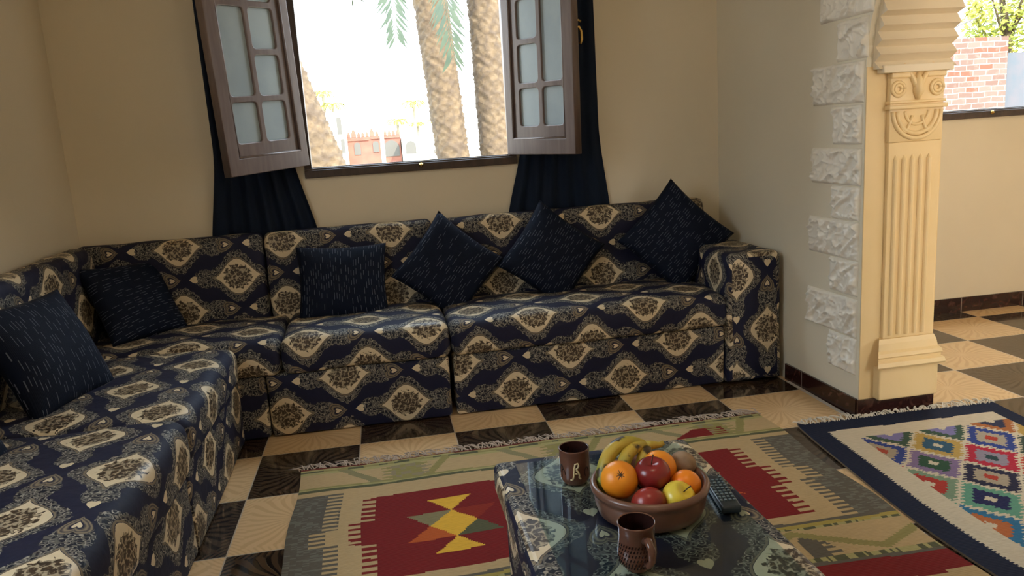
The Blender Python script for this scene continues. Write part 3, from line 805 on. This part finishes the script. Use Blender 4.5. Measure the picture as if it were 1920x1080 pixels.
def kilim(x, y):
    wv = .004*sin(x*9+y*3); y = y+wv
    if y > -.236: return (.14, .02, .015)
    if y > -.246: return K_GNL
    if y > -.262: return K_DG if h1(int(x/.03)) > .4 else K_GN
    if y > -.44:
        s = (-.262-y)/.178
        if s > .90: return K_DG
        if s > .78: return K_GN if s < .84 else K_GNL
        if 1.62 < x < 1.86 and .30 < s < .74:
            w_ = (x-1.70)/.13
            if x < 1.80 and s > .30+max(0, 1.74-x)*4: return K_RED
            if x >= 1.80 and (s*9) % 1 < .5 and s > .3: return K_RED
        u = (x-.18) % .62
        if abs(u-(.16+s*.16)) < .022: return (.27, .24, .12)
        if abs(u-.40) < .075+.02*sin(s*40) and .1 < s: return K_GN if h1(int(x/.02)*3+int(s*8)) > .35 else (.30, .25, .15)
        if abs(u-(.56-s*.1)) < .018: return K_GN
        if s < .12: return K_GNL
        return K_CR
    if y > -.475: return K_CR
    ax = abs(x-XC)
    if y > -1.115:
        t = (YF0-y)/.64
        c = field(ax, t, 0)
        if c == K_RED:
            d = diam(x if x < XC else 2*XC-x, y)
            if d: return d
        return c
    if y > -1.355:
        s = (-1.115-y)/.24
        if s < .06 or s > .94: return K_GR
        if s < .14: return (.42, .32, .08)
        if s < .19 or s > .84: return K_DG if h1(int(x/.01)) > .4 else K_GNL
        v = (s-.19)/.65; u = ((x-1.70) % .46)/.46
        zz_ = .12+abs(((u+.5) % 1)-.5)*1.5
        if abs(v-zz_) < .11: return K_GN
        if u < .22 and v > .28 and abs(u-.08) < .04+.10*v and (v*6 % 1 < .55 or u < .12): return K_GR
        return K_CR
    if y > -1.385: return K_RED
    t = (-1.385-y)/.64
    if t < 1: 
        x_ = XC-ax-.1
        if x_ > .17+ (0 if t < .15 else .10): return K_RED if t < .12 or x_ > .36 or ((-y/.036) % 1 < .5 and x_ > .28) else K_CR
        return K_RED if t < .10 else K_CR
    return K_CR
def warp1(x, y, z):
    e_ = .006*sin(y*11)*(1 if x < XC else 1.5)
    return Vector((x+e_*min(1, abs(x-XC)), y+.004*sin(x*8), z+.0015*sin(x*13+y*5)+.0015))
r1 = rug('rug', 'large kilim rug in cream, grey and dark red under the coffee table', .182, 2.074, -2.60, -.226, .0066, kilim, warp1, .0005)
def fringe(parent, x0, x1, yf, z, n, mat, L=.06, lean=.5, clump=None):
    bm = bmesh.new()
    for k in range(n):
        x = x0+(x1-x0)*(k+random.random()*.8)/n; c = noise.noise(Vector((x*9, 1, 0))); dx = lean*(.5+c)*L+random.uniform(-.5, .5)*L; ln = L*random.uniform(.45, 1.05)
        y = yf(x); ps = []; lim = -.4035 if clump and 2.415 < x+dx and x < 2.79 else 9; h = random.uniform(.002, .012)
        for s in range(6):
            t = s/5; ps.append((x+dx*t+.006*sin(t*5+k), min(lim-.0035*(k % 3), y+ln*t*(1-.25*t)+.004*sin(t*7+k*2)), z+h*sin(t*pi)*(1 if lim > 0 else 1.6)+.002))
        tube(bm, ps, [.0024, .0026, .0024, .0022, .0018, .0010], 5)
    o = fin('fringe', bm, mat, parent, True); o['kind'] = 'stuff'; return o
fringe(r1, .17, 2.09, lambda x: -.228+.004*sin(x*8), .004, 300, M_FR1, .085, -.6)

NB = (.006, .014, .042); WH = (.66, .575, .43)
cols = {(0, 0): [(.50, .33, .09), (.03, .10, .17)], (1, 0): [(.03, .06, .26), (.42, .36, .28), (.45, .05, .03)],
        (0, 1): [(.23, .16, .30), (.03, .09, .05)], (1, 1): [(.45, .02, .05), (.28, .25, .32), (.02, .06, .07)],
        (0, 2): [(.018, .020, .055), (.42, .35, .26), (.45, .05, .03)], (0, 3): [(.13, .34, .24), (.015, .020, .09)],
        (1, 2): [(.55, .05, .03), (.35, .30, .22)], (2, 0): [(.05, .08, .06), (.50, .33, .06)], (-1, 0): [(.03, .06, .25), (.42, .34, .24), (.42, .07, .04)],
        (-1, 1): [(.20, .30, .20), (.42, .04, .03)], (-1, 2): [(.47, .02, .05), (.28, .25, .32), (.03, .05, .12)], (0, -1): [(.05, .10, .07), (.22, .20, .42)],
        (1, -1): [(.42, .15, .05), (.03, .04, .09)], (-1, 3): [(.03, .17, .32), (.50, .15, .05)], (1, 3): [(.20, .20, .16), (.10, .08, .07)]}
def kilim2(x, y):
    y2 = y+.0035*sin(x*60)
    if x < 2.098+.088+.0025*(1 if (y/.012) % 1 < .5 else 0) or y > -.50+.003*sin(x*25) or x > 2.985-.075: return NB
    if not (2.275 < x < 2.95) or not (-1.62 < y < -.585): return WH
    # lattice of lozenges: a-step (+.109,-.140), b-step (-.109,-.140)
    ox, oy = 2.505, -.727
    a = ((x-ox)/.109 - (y2-oy)/.140)/2; b = (-(x-ox)/.109 - (y2-oy)/.140)/2
    ia, ib = round(a), round(b); cx = ox+(ia-ib)*.109; cy = oy-(ia+ib)*.140
    dx, dy = abs(x-cx)/.109, abs(y2-cy)/.140; q = dx+dy
    ser = .06*(1 if ((y/.0175) % 1) < .5 else -1)
    if q+ser*.9 > .90: return WH
    key = (round((cx-ox)/.218+.01*0), 0)
    rowi = ia+ib; coli = (ia-ib)
    names = {(0, 0): (0, 0), (2, 0): (1, 0), (-2, 0): (-1, 0), (1, 1): (1, 1), (-1, 1): (0, 1), (-3, 1): (-1, 2), (0, 2): (0, 2), (2, 2): (1, 2), (-2, 2): (-1, 1),
             (-1, 3): (0, 3), (1, 3): (1, 3), (1, -1): (0, -1), (3, -1): (1, -1), (-1, -1): (0, -1), (3, 1): (2, 0), (-2, 4): (-1, 3), (0, 4): (1, 0), (2, 4): (0, 1)}
    pal = cols[names.get((coli, rowi), [(0, 0), (1, 1), (0, 3), (1, 0)][(coli*3+rowi) % 4])]
    if q+ser*.5 > .56: return pal[0]
    if q > .22 or len(pal) == 2: 
        return pal[1] if q > .17 else WH
    return pal[2]
def warp2(x, y, z):
    k = max(0, (y+1.0)/.6); dx = .066*k*k*(1 if x < 2.3 else 1)+.01*sin(y*6)
    ex = .6*max(0, 1-math.hypot(x-2.098, y+.40)/.035)
    return Vector((x+dx*(1-.2*(x-2.1))-.0, y-.030*(x-2.1)+.005*sin(x*9), z+.022*ex*ex+.002*sin(x*9+y*7)+.002))
r2_ = rug('rug', 'white kilim rug with a navy border and coloured stepped diamonds, by the arch', 2.098, 2.985, -2.50, -.40, .0066, kilim2, warp2, .0005)
fringe(r2_, 2.17, 3.04, lambda x: -.402-.030*(x-2.1), .006, 130, M_FR2, .08, .1, True)

# ---------------------------------------------------------------- coffee table
TZ = .42
tb = thing('coffee_table', 'low coffee table covered in blue damask cloth with a glass top', 'coffee table', (1.06, -1.8, 0))
def ubox(name, x0, x1, y0, y1, z0, z1, r, parent, uo=(0, 0)):
    bm = bmesh.new(); box(bm, x0, x1, y0, y1, z0, z1, bev=r, seg=4)
    uvl = bm.loops.layers.uv.new('UVMap'); bmesh.ops.recalc_face_normals(bm, faces=bm.faces)
    for f in bm.faces:
        nn = f.normal
        for l in f.loops:
            c = l.vert.co
            if abs(nn.z) > .6: uv = (c.y, c.x)
            elif abs(nn.x) > abs(nn.y): uv = (c.y, c.z)
            else: uv = (c.x, c.z)
            l[uvl].uv = (uv[0]+uo[0], uv[1]+uo[1])
    return fin(name, bm, M_DAM, parent)
ubox('table_body', .822, 1.300, -2.42, -1.312, .008, TZ-.07, .01, tb, (.1, .17))
ubox('padded_top', .800, 1.322, -2.45, -1.287, TZ-.085, TZ-.004, .018, tb, (.115, .115))
bm = bmesh.new(); box(bm, .852, 1.285, -2.41, -1.325, TZ-.0035, TZ, bev=.001, seg=1)
g = fin('glass_top', bm, M_GLASS, tb); g['label'] = 'clear glass sheet laid on the table top'

# ---------------------------------------------------------------- bowl, fruit, mugs, remote
BX, BY = 1.094, -1.652
bm = bmesh.new()
lathe(bm, [(0, TZ+.0005), (.100, TZ+.0005), (.112, TZ+.006), (.118, TZ+.024), (.121, TZ+.045), (.121, TZ+.052), (.126, TZ+.056), (.128, TZ+.064), (.125, TZ+.071), (.118, TZ+.072), (.113, TZ+.066), (.112, TZ+.05), (.106, TZ+.018), (.09, TZ+.010), (0, TZ+.009)], 72, (BX, BY))
tag(fin('fruit_bowl', bm, M_TERRA, smooth=True), 'round terracotta bowl holding fruit on the glass table', 'bowl')
def orange(label, c, r, mat, M=None, navel=True, squash=.93, name='orange'):
    bm = bmesh.new(); n = 24
    prof = []
    for k in range(n+1):
        th = pi*k/n; rr = r*sin(th); z = -r*squash*cos(th)
        d = math.exp(-((pi-th)/.16)**2)*.07*r; z -= d
        prof.append((rr if 0 < k < n else 0, z))
    lathe(bm, prof, 36)
    R_ = Matrix.Translation(c) @ (M or Matrix.Identity(4))
    o = fin(name, bm, mat, None, True, R_); tag(o, label, name.split('_')[0])
    b = bmesh.new()
    for k in range(8):
        a = 2*pi*k/8; L_ = r*(.20+.10*(k % 3)/2)
        tube(b, [(t*L_*cos(a), t*L_*sin(a), r*squash*math.sqrt(max(0, 1-(t*L_/r)**2))-.002*r-math.exp(-(t*L_/r/.16)**2)*.07*r) for t in (.15, .6, 1)], [.0012, .0009, .0004], 5)
    lathe(b, [(0, 0), (.004, 0), (.003, .002), (0, .0025)], 8, M=Matrix.Translation((0, 0, r*squash*.925)))
    q = fin('stem_scar', b, M_STEM, o, True, R_); return o
def tilt(ax, ay): return Matrix.Rotation(RD(ay), 4, 'Y') @ Matrix.Rotation(RD(ax), 4, 'X')
toward = Vector((.58, -3.15, 1.24))
def apple(label, c, r, mat, M, name='apple'):
    bm = bmesh.new(); n = 30; prof = []
    for k in range(n+1):
        th = pi*k/n; q = 1+.05*cos(th)*-1
        rr = r*sin(th)*(1.02-.10*cos(th)*-0 + .07*(-cos(th)))
        z = -r*.92*cos(th); z -= math.exp(-((pi-th)/.34)**2)*.30*r; z += math.exp(-(th/.26)**2)*.16*r
        prof.append((rr if 0 < k < n else 0, z))
    lathe(bm, prof, 36)
    R_ = Matrix.Translation(c) @ M; o = fin(name, bm, mat, None, True, R_); tag(o, label, 'apple')
    b = bmesh.new(); tube(b, [(0, 0, r*.60), (.001, 0, r*.8), (.003, .001, r*1.02), (.006, .002, r*1.2)], [.0013, .0012, .0013, .0018], 6)
    fin('stem', b, M_STEM, o, True, R_); return o
orange('large orange at the left of the fruit bowl, its star-shaped stem end facing up front', (BX-.066, BY+.002, TZ+.078), .0405, M_ORANGE, tilt(48, -12))
orange('large orange at the back of the fruit bowl, behind the dark red apple', (BX+.034, BY+.035, TZ+.076), .040, M_ORANGE, tilt(-80, 20))
orange('small deep orange fruit at the right edge of the bowl behind the yellow apple', (BX+.072, BY-.028, TZ+.060), .033, M_MAND, tilt(-60, 70), name='orange')
apple('dark red apple on top in the middle of the bowl, stem upright', (BX+.006, BY-.004, TZ+.084), .0385, M_APPLE, tilt(10, -6))
apple('red apple low at the front rim of the bowl, left of the yellow apple', (BX-.024, BY-.066, TZ+.046), .037, M_APPLE2, tilt(-70, 10))
apple('yellow apple at the front right of the bowl', (BX+.041, BY-.064, TZ+.052), .035, M_YEL, tilt(30, 22))
kb = bmesh.new(); bmesh.ops.create_uvsphere(kb, u_segments=28, v_segments=18, radius=.0265)
bmesh.ops.transform(kb, matrix=Matrix.Translation((BX+.093, BY+.040, TZ+.078)) @ Matrix.Rotation(.5, 4, 'Z') @ Matrix.Diagonal((1.0, 1.18, .98, 1)), verts=kb.verts)
kw = fin('kiwi', kb, M_KIWI, smooth=True); tag(kw, 'small brown fuzzy kiwi at the back right rim of the bowl', 'kiwi')
bt = thing('banana_bunch', 'bunch of small spotted bananas at the back left of the bowl', 'bananas', (BX-.03, BY+.06, TZ+.05))
stem_pt = Vector((BX+.032, BY+.078, TZ+.112))
def banana(pts, r):
    bm = bmesh.new(); P = [Vector(p) for p in pts]; out = []; rr = []
    for k in range(17):
        t = k/16; q = [p.copy() for p in P]
        while len(q) > 1: q = [a.lerp(b, t) for a, b in zip(q, q[1:])]
        out.append(q[0]); rr.append(r*(.34+.66*min(1, t/.3)) if t < .8 else r*max(.12, 1-((t-.8)/.2)**2*.9))
    tube(bm, out, rr, 7); return fin('banana', bm, M_BAN, bt, True)
banana([stem_pt, (BX-.03, BY+.088, TZ+.145), (BX-.095, BY+.062, TZ+.125), (BX-.098, BY+.02, TZ+.035)], .0165)
banana([stem_pt, (BX-.015, BY+.066, TZ+.130), (BX-.055, BY+.045, TZ+.115), (BX-.060, BY+.005, TZ+.035)], .0150)
banana([stem_pt, (BX+.012, BY+.062, TZ+.112), (BX-.008, BY+.04, TZ+.09), (BX-.012, BY+.025, TZ+.035)], .0150)
bm = bmesh.new(); tube(bm, [stem_pt+Vector((-.012, -.004, .003)), stem_pt+Vector((.004, 0, .001)), stem_pt+Vector((.022, .002, -.002)), stem_pt+Vector((.032, .003, .002))], [.012, .010, .007, .0065], 8); fin('bunch_stem', bm, M_BAN, bt, True)

def mug(label, cx, cy, prof_o, inner, mat, cat='mug'):
    bm = bmesh.new(); lathe(bm, prof_o, 48, (cx, cy)); o = fin('mug', bm, mat, smooth=True); tag(o, label, cat)
    b = bmesh.new(); lathe(b, inner, 40, (cx, cy)); q = fin('inner_glaze', b, M_MUGIN, o, True); q['label'] = 'dark glazed inside'
    return o
c1x, c1y = .974, -1.468
m1 = mug('cylindrical brown clay cup with a yellow mark, behind the fruit bowl on the left', c1x, c1y,
    [(0, TZ+.0005), (.028, TZ+.0005), (.030, TZ+.004), (.0345, TZ+.012), (.036, TZ+.020), (.0355, TZ+.050), (.036, TZ+.082), (.0365, TZ+.085), (.0355, TZ+.087), (.0335, TZ+.086)],
    [(.0335, TZ+.086), (.0325, TZ+.07), (.031, TZ+.02), (.02, TZ+.012), (0, TZ+.011)], M_MUG)
bm = bmesh.new()
def on_cup(u, v, r=.0362): # u angle metres around, v height
    a = math.atan2(toward.y-c1y, toward.x-c1x)+u/.0355; return (c1x+r*cos(a), c1y+r*sin(a), TZ+v)
# the mark: an upright stroke with a loop at the top and two legs, like the painted sign on the cup
tube(bm, [on_cup(-.006, .020), on_cup(-.003, .026), on_cup(-.002, .036), on_cup(-.001, .048), on_cup(.001, .058), on_cup(.007, .060), on_cup(.009, .054), on_cup(.006, .048), on_cup(.002, .046)], [.0022, .0024, .0024, .0024, .0022, .0022, .0022, .0020, .0018], 6)
tube(bm, [on_cup(.003, .044), on_cup(.008, .038), on_cup(.010, .031), on_cup(.009, .025), on_cup(.013, .021)], .0021, 6)
tube(bm, [on_cup(.000, .035), on_cup(.006, .034)], .0018, 6)
tube(bm, [on_cup(-.006, .020), on_cup(-.011, .019)], .0018, 6)
q = fin('painted_mark', bm, M_CREAMG, m1, True); q['label'] = 'yellow painted sign like a letter'
for (u, v, s) in ((-.030, .030, 1), (-.036, .040, 1), (.030, .034, 1)):
    bm = bmesh.new(); tube(bm, [on_cup(u+.006*cos(a), v+.012*sin(a)) for a in [k*.5 for k in range(9)]], .0009, 5)
    fin('incised_line', bm, M_MUGIN, m1, True)
c2x, c2y = .994, -1.862
m2 = mug('brown clay mug with a handle and stamped hatch marks, in front of the fruit bowl', c2x, c2y,
    [(0, TZ+.0005), (.022, TZ+.0005), (.024, TZ+.003), (.030, TZ+.012), (.0365, TZ+.026), (.0375, TZ+.036), (.035, TZ+.056), (.0335, TZ+.070), (.0345, TZ+.088), (.036, TZ+.094), (.0352, TZ+.0965), (.0335, TZ+.095)],
    [(.0335, TZ+.095), (.032, TZ+.08), (.031, TZ+.06), (.032, TZ+.03), (.02, TZ+.014), (0, TZ+.012)], M_MUG)
av = math.atan2(toward.y-c2y, toward.x-c2x)
bm = bmesh.new(); a = av+.45; d = Vector((cos(a), sin(a), 0)); C2 = Vector((c2x, c2y, 0))
tube(bm, [C2+d*.033+Vector((0, 0, TZ+.072)), C2+d*.048+Vector((0, 0, TZ+.078)), C2+d*.060+Vector((0, 0, TZ+.066)), C2+d*.060+Vector((0, 0, TZ+.046)), C2+d*.050+Vector((0, 0, TZ+.030)), C2+d*.034+Vector((0, 0, TZ+.024))], [.0075, .0080, .0078, .0072, .0066, .0065], 12)
h = fin('mug_handle', bm, M_MUG, m2, True)
bm = bmesh.new()
for rr in range(6):
    for k in range(-6, 5):
        a = av-.15+k*.17; z = TZ+.018+rr*.0082; rad = .0372 if rr in (1, 2) else (.0362 if rr == 3 else .0350 if rr > 3 else .0335); rad += .0004
        if rr % 2: a += .08
        p = Vector((c2x+rad*cos(a), c2y+rad*sin(a), z)); tg = Vector((-sin(a), cos(a), 0))
        tube(bm, [p-tg*.0012-Vector((0, 0, .0022)), p+tg*.0008+Vector((0, 0, .0024))], [.0014, .0010], 5)
q = fin('stamped_marks', bm, M_MUGIN, m2); q['kind'] = 'stuff'

rm = thing('remote_control', 'dark blue grey remote control lying on the glass right of the bowl', 'remote control', (1.262, -1.65, TZ))
Mr = Matrix.Translation((1.262, -1.645, TZ+.001)) @ Matrix.Rotation(RD(-8), 4, 'Z')
bm = bmesh.new(); box(bm, -.0215, .0215, -.078, .078, 0, .017, bev=.005, seg=3); fin('remote_body', bm, M_REM, rm, True, Mr)
for r_ in range(9):
    for c_ in range(4):
        if r_ == 8 and c_ in (1, 2): continue
        b = bmesh.new(); x = -.0145+c_*.0097; y = -.048+r_*.0138
        box(b, x-.0030, x+.0030, y-.0036, y+.0036, .0165, .0195, bev=.0012, seg=2); fin('button', b, M_BTN, rm, M=Mr)

# ---------------------------------------------------------------- outdoors
GZ = -3.0
bm = bmesh.new(); box(bm, -60, 80, 1.6, 140, GZ-.2, GZ); tag(fin('ground', bm, M_SAND), kind='structure')
def palm_trunk(parent, p0, p1, r0, r1, seed, rows=46):
    bm = bmesh.new(); p0 = Vector(p0); p1 = Vector(p1); L_ = (p1-p0).length; seg = 40; rings = []; N_ = int(L_/.022)
    for k in range(N_+1):
        t = k/N_; c = p0.lerp(p1, t); r = r0+(r1-r0)*t; ring = []
        row = k*.022/.115
        for s in range(seg):
            a = 2*pi*s/seg; ph = ((row + (s*9/seg)) % 1); ph2 = ((row*1.0 - (s*9/seg)) % 1)
            sc = max(0, 1-abs(ph-.5)*2.2)*.5+max(0, 1-abs(ph2-.5)*2.2)*.5
            nn = noise.noise(Vector((cos(a)*3+seed, sin(a)*3, k*.022*7)))
            rr = r*(1+.15*sc+.075*nn+.02*math.sin(k*.9+s))
            ring.append(bm.verts.new(c+Vector((rr*cos(a), rr*sin(a), .02*sc))))
        rings.append(ring)
    for a_, b_ in zip(rings, rings[1:]):
        for s in range(seg): bm.faces.new((a_[s], a_[(s+1) % seg], b_[(s+1) % seg], b_[s]))
    bm.faces.new(rings[0][::-1]); bm.faces.new(rings[-1])
    return fin('trunk', bm, M_BARK, parent, True)
def frond_geo(bm, a, b, c, nl=44, ll=.5, wdt=.022, droop=.35, sidev=None):
    a, b, c = Vector(a), Vector(b), Vector(c); P = []
    for k in range(nl+1):
        t = k/nl; P.append(a.lerp(b, t).lerp(b.lerp(c, t), t))
    tube(bm, P[::3], [max(.004, .02*(1-i/(len(P[::3])))) for i in range(len(P[::3]))], 5)
    for k in range(4, nl):
        t = k/nl; d = (P[min(k+1, nl)]-P[k-1]).normalized(); sd2 = d.cross(Vector((0, 0, 1)))
        if sd2.length < .2: sd2 = Vector((1, 0, 0))
        if sidev is not None: sd2 = Vector(sidev)-d*d.dot(Vector(sidev))
        sd2.normalize(); ln = ll*(.45+.75*sin(pi*min(1, t*1.0)*.88+.3))*random.uniform(.8, 1.1)
        for s in (-1, 1):
            q = d*random.uniform(.75, 1.05)+sd2*s*random.uniform(.5, .85)+Vector((0, 0, -droop*random.uniform(.2, 1)))
            q.normalize(); tip = P[k]+q*ln; w_ = d.cross(q).normalized().cross(q).normalized()*wdt*.5
            mid = P[k]+q*ln*.45
            v = [bm.verts.new(P[k]), bm.verts.new(mid+w_), bm.verts.new(tip), bm.verts.new(mid-w_)]; bm.faces.new(v)
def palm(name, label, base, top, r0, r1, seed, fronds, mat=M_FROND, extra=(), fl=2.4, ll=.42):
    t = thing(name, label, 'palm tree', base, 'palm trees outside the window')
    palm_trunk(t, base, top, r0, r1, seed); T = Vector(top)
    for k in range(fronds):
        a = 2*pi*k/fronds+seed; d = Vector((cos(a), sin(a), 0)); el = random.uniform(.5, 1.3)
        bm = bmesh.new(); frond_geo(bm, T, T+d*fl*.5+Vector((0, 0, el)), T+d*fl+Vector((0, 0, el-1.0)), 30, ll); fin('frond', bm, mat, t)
    for e_ in extra:
        bm = bmesh.new(); frond_geo(bm, *e_, nl=110, ll=.46, wdt=.034, droop=.25, sidev=(1, -.1, 0)); fin('frond', bm, mat, t)
    return t
palm('palm_tree', 'thick date palm trunk in the middle of the window view', (1.93, 8.0, GZ), (1.36, 8.0, 5.2), .215, .215, 3, 9,
     extra=[((1.36, 8, 5.2), (.92, 6.2, 4.8), (.925, 6.0, 2.36)), ((1.36, 8, 5.2), (1.42, 6.2, 4.6), (1.575, 6.2, 2.12))])
palm('palm_tree', 'thick date palm trunk next to the right window sash', (2.36, 8.1, GZ), (2.22, 8.1, 5.6), .215, .215, 11, 9)
palm('palm_tree', 'leaning date palm trunk behind the left window sash', (1.15, 6.2, GZ+0), (-.75, 6.0, 3.6), .36, .13, 23, 8)
far = [(-2.45, 50, 4.55, .7), (-1.9, 50, 3.75, .8), (3.35, 50, 3.6, .8), (2.25, 52, 2.55, .75), (3.6, 52, 2.3, .5), (5.1, 51, 2.5, .8)]
lab = ['tiny distant palm crown, topmost beside the leaning trunk', 'tiny distant palm crown just below the topmost one, over the white building', 'tiny distant palm crown high above the pink building, left of the thick trunk',
       'tiny distant palm crown right above the pink battlements', 'tiny distant palm crown between the pink building and the thick trunk', 'tiny distant palm crown low beside the thick trunk']
for (x, y, z, s), lb in zip(far, lab):
    t = thing('palm_tree', lb, 'palm tree', (x, y, GZ), 'distant palms')
    bm = bmesh.new(); tube(bm, [(x, y, GZ), (x, y, z)], .09, 8); fin('trunk', bm, M_PALETR, t)
    bm = bmesh.new()
    for k in range(11):
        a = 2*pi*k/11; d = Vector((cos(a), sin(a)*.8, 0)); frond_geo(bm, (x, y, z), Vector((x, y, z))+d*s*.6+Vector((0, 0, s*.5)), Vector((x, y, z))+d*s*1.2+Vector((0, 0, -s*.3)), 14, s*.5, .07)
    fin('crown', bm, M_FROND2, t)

# pink building with battlements
pb = thing('building', 'pink building with rounded battlements and pointed arch windows', 'building', (.4, 40, GZ))
bm = bmesh.new(); box(bm, -.85, 1.95, 40, 44, GZ, 1.55); box(bm, -.93, .28, 39.93, 40.05, 1.36, 1.42); box(bm, .40, 1.98, 39.93, 40.05, 1.40, 1.46)
fin('wall', bm, M_PINK, pb)
bm = bmesh.new(); x = -.85; k = 0
while x < 1.9:
    big = k in (1, 5); w_ = .26 if big else .17; h_ = .44 if big else .28
    prism(bm, [(x, 1.54), (x+w_*.95, 1.54), (x+w_*.95, 1.54+h_*.45), (x+w_*.72, 1.54+h_*.8), (x+w_*.48, 1.54+h_), (x+w_*.24, 1.54+h_*.8), (x, 1.54+h_*.45)], 'y', 40.0, 40.35); x += w_+.05; k += 1
fin('battlements', bm, M_PINK, pb)
def arch_open(xc, z0, z1, hw, y=39.98, par=None):
    bm = bmesh.new(); pts = [(xc-hw, z0), (xc+hw, z0)]+[(xc+hw*cos(a), z1-hw+hw*1.0*sin(a)) for a in [pi*k/12 for k in range(13)]]
    prism(bm, pts, 'y', y-.02, y+.2); return fin('arched_window', bm, M_DKOPEN, par or pb)
arch_open(-.36, .62, 1.27, .17); arch_open(.62, .70, 1.28, .16); arch_open(1.45, .42, 1.28, .42)
# cream buildings
def bld(label, x0, x1, y, z1, wins, d=5):
    t = thing('building', label, 'building', ((x0+x1)/2, y, GZ)); bm = bmesh.new(); box(bm, x0, x1, y, y+d, GZ, z1); fin('wall', bm, M_WHITE, t)
    for (a, b, c, e_) in wins:
        b_ = bmesh.new(); box(b_, a, b, y-.03, y+.1, c, e_); fin('window', b_, M_DKOPEN, t)
    return t
bld('sunlit cream building left of the pink one, two tall windows on its corner', -3.6, -.86, 39.5, 2.9, [(-1.30, -1.06, 1.75, 2.62), (-1.18, -.98, .78, 1.5)])
lowb = bld('low sunlit cream building to the right of the pink one, below the thick trunk', 2.0, 8.5, 38.5, 1.35, [(3.6, 4.0, .5, .66)])
arch_open(2.42, .52, 1.17, .27, 38.48, lowb)
bld('pale utility pillar standing in front of the pink building', .86, 1.06, 38, 1.75, [], .2)
# view from the side room
bm = bmesh.new(); box(bm, 6.5, 9.62, 7.0, 7.25, GZ, 2.15); o = fin('brick_wall', bm, M_BRICK); tag(o, 'weathered red brick wall outside the side-room window', 'brick wall')
bm = bmesh.new(); box(bm, 9.63, 13, 7.05, 7.3, GZ, 1.92); o = fin('block_wall', bm, M_GREYB); tag(o, 'shaded grey block wall adjoining the brick wall at the right photo edge', 'wall')
tr = thing('tree', 'yellow green leafy tree behind the brick wall', 'tree', (12.7, 10.5, GZ))
bm = bmesh.new(); tube(bm, [(12.9, 10.5, GZ), (12.8, 10.5, 1), (12.6, 10.4, 2.5), (12.3, 10.3, 3.4)], [.16, .13, .08, .03], 8)
for k in range(7): a = k*.9; tube(bm, [(12.75, 10.5, 1.3+k*.2), (12.75+.8*cos(a), 10.5+.6*sin(a), 2.3+k*.25)], [.04, .012], 5)
fin('trunk', bm, M_BARK, tr)
bm = bmesh.new()
cl = [((12.6, 10.4, 2.9), .75), ((12.3, 10.5, 2.35), .50), ((13.2, 10.6, 2.5), .8), ((13.0, 10.4, 3.5), .8), ((11.95, 10.4, 2.75), .30), ((11.9, 10.4, 3.05), .18), ((11.45, 10.5, 2.42), .16)]
for c, r in cl:
    for k in range(int(1500*r*r)+60):
        v = Vector((random.gauss(0, 1), random.gauss(0, 1), random.gauss(0, 1))).normalized()*r*random.random()**.4+Vector(c)
        a = Vector((random.uniform(-1, 1), random.uniform(-1, 1), random.uniform(-1, 1))).normalized()*.055; b = a.orthogonal().normalized()*.030
        vs = [bm.verts.new(v-a), bm.verts.new(v+b), bm.verts.new(v+a), bm.verts.new(v-b)]; bm.faces.new(vs)
fin('foliage', bm, M_FROND2, tr)
bm = bmesh.new(); tube(bm, [(8.1, 7.12, 2.14), (8.5, 7.1, 2.20), (9.2, 7.1, 2.44)], .010, 5)
o = fin('cable', bm, M_DKOPEN); tag(o, 'thin dark cable rising above the brick wall', 'cable')
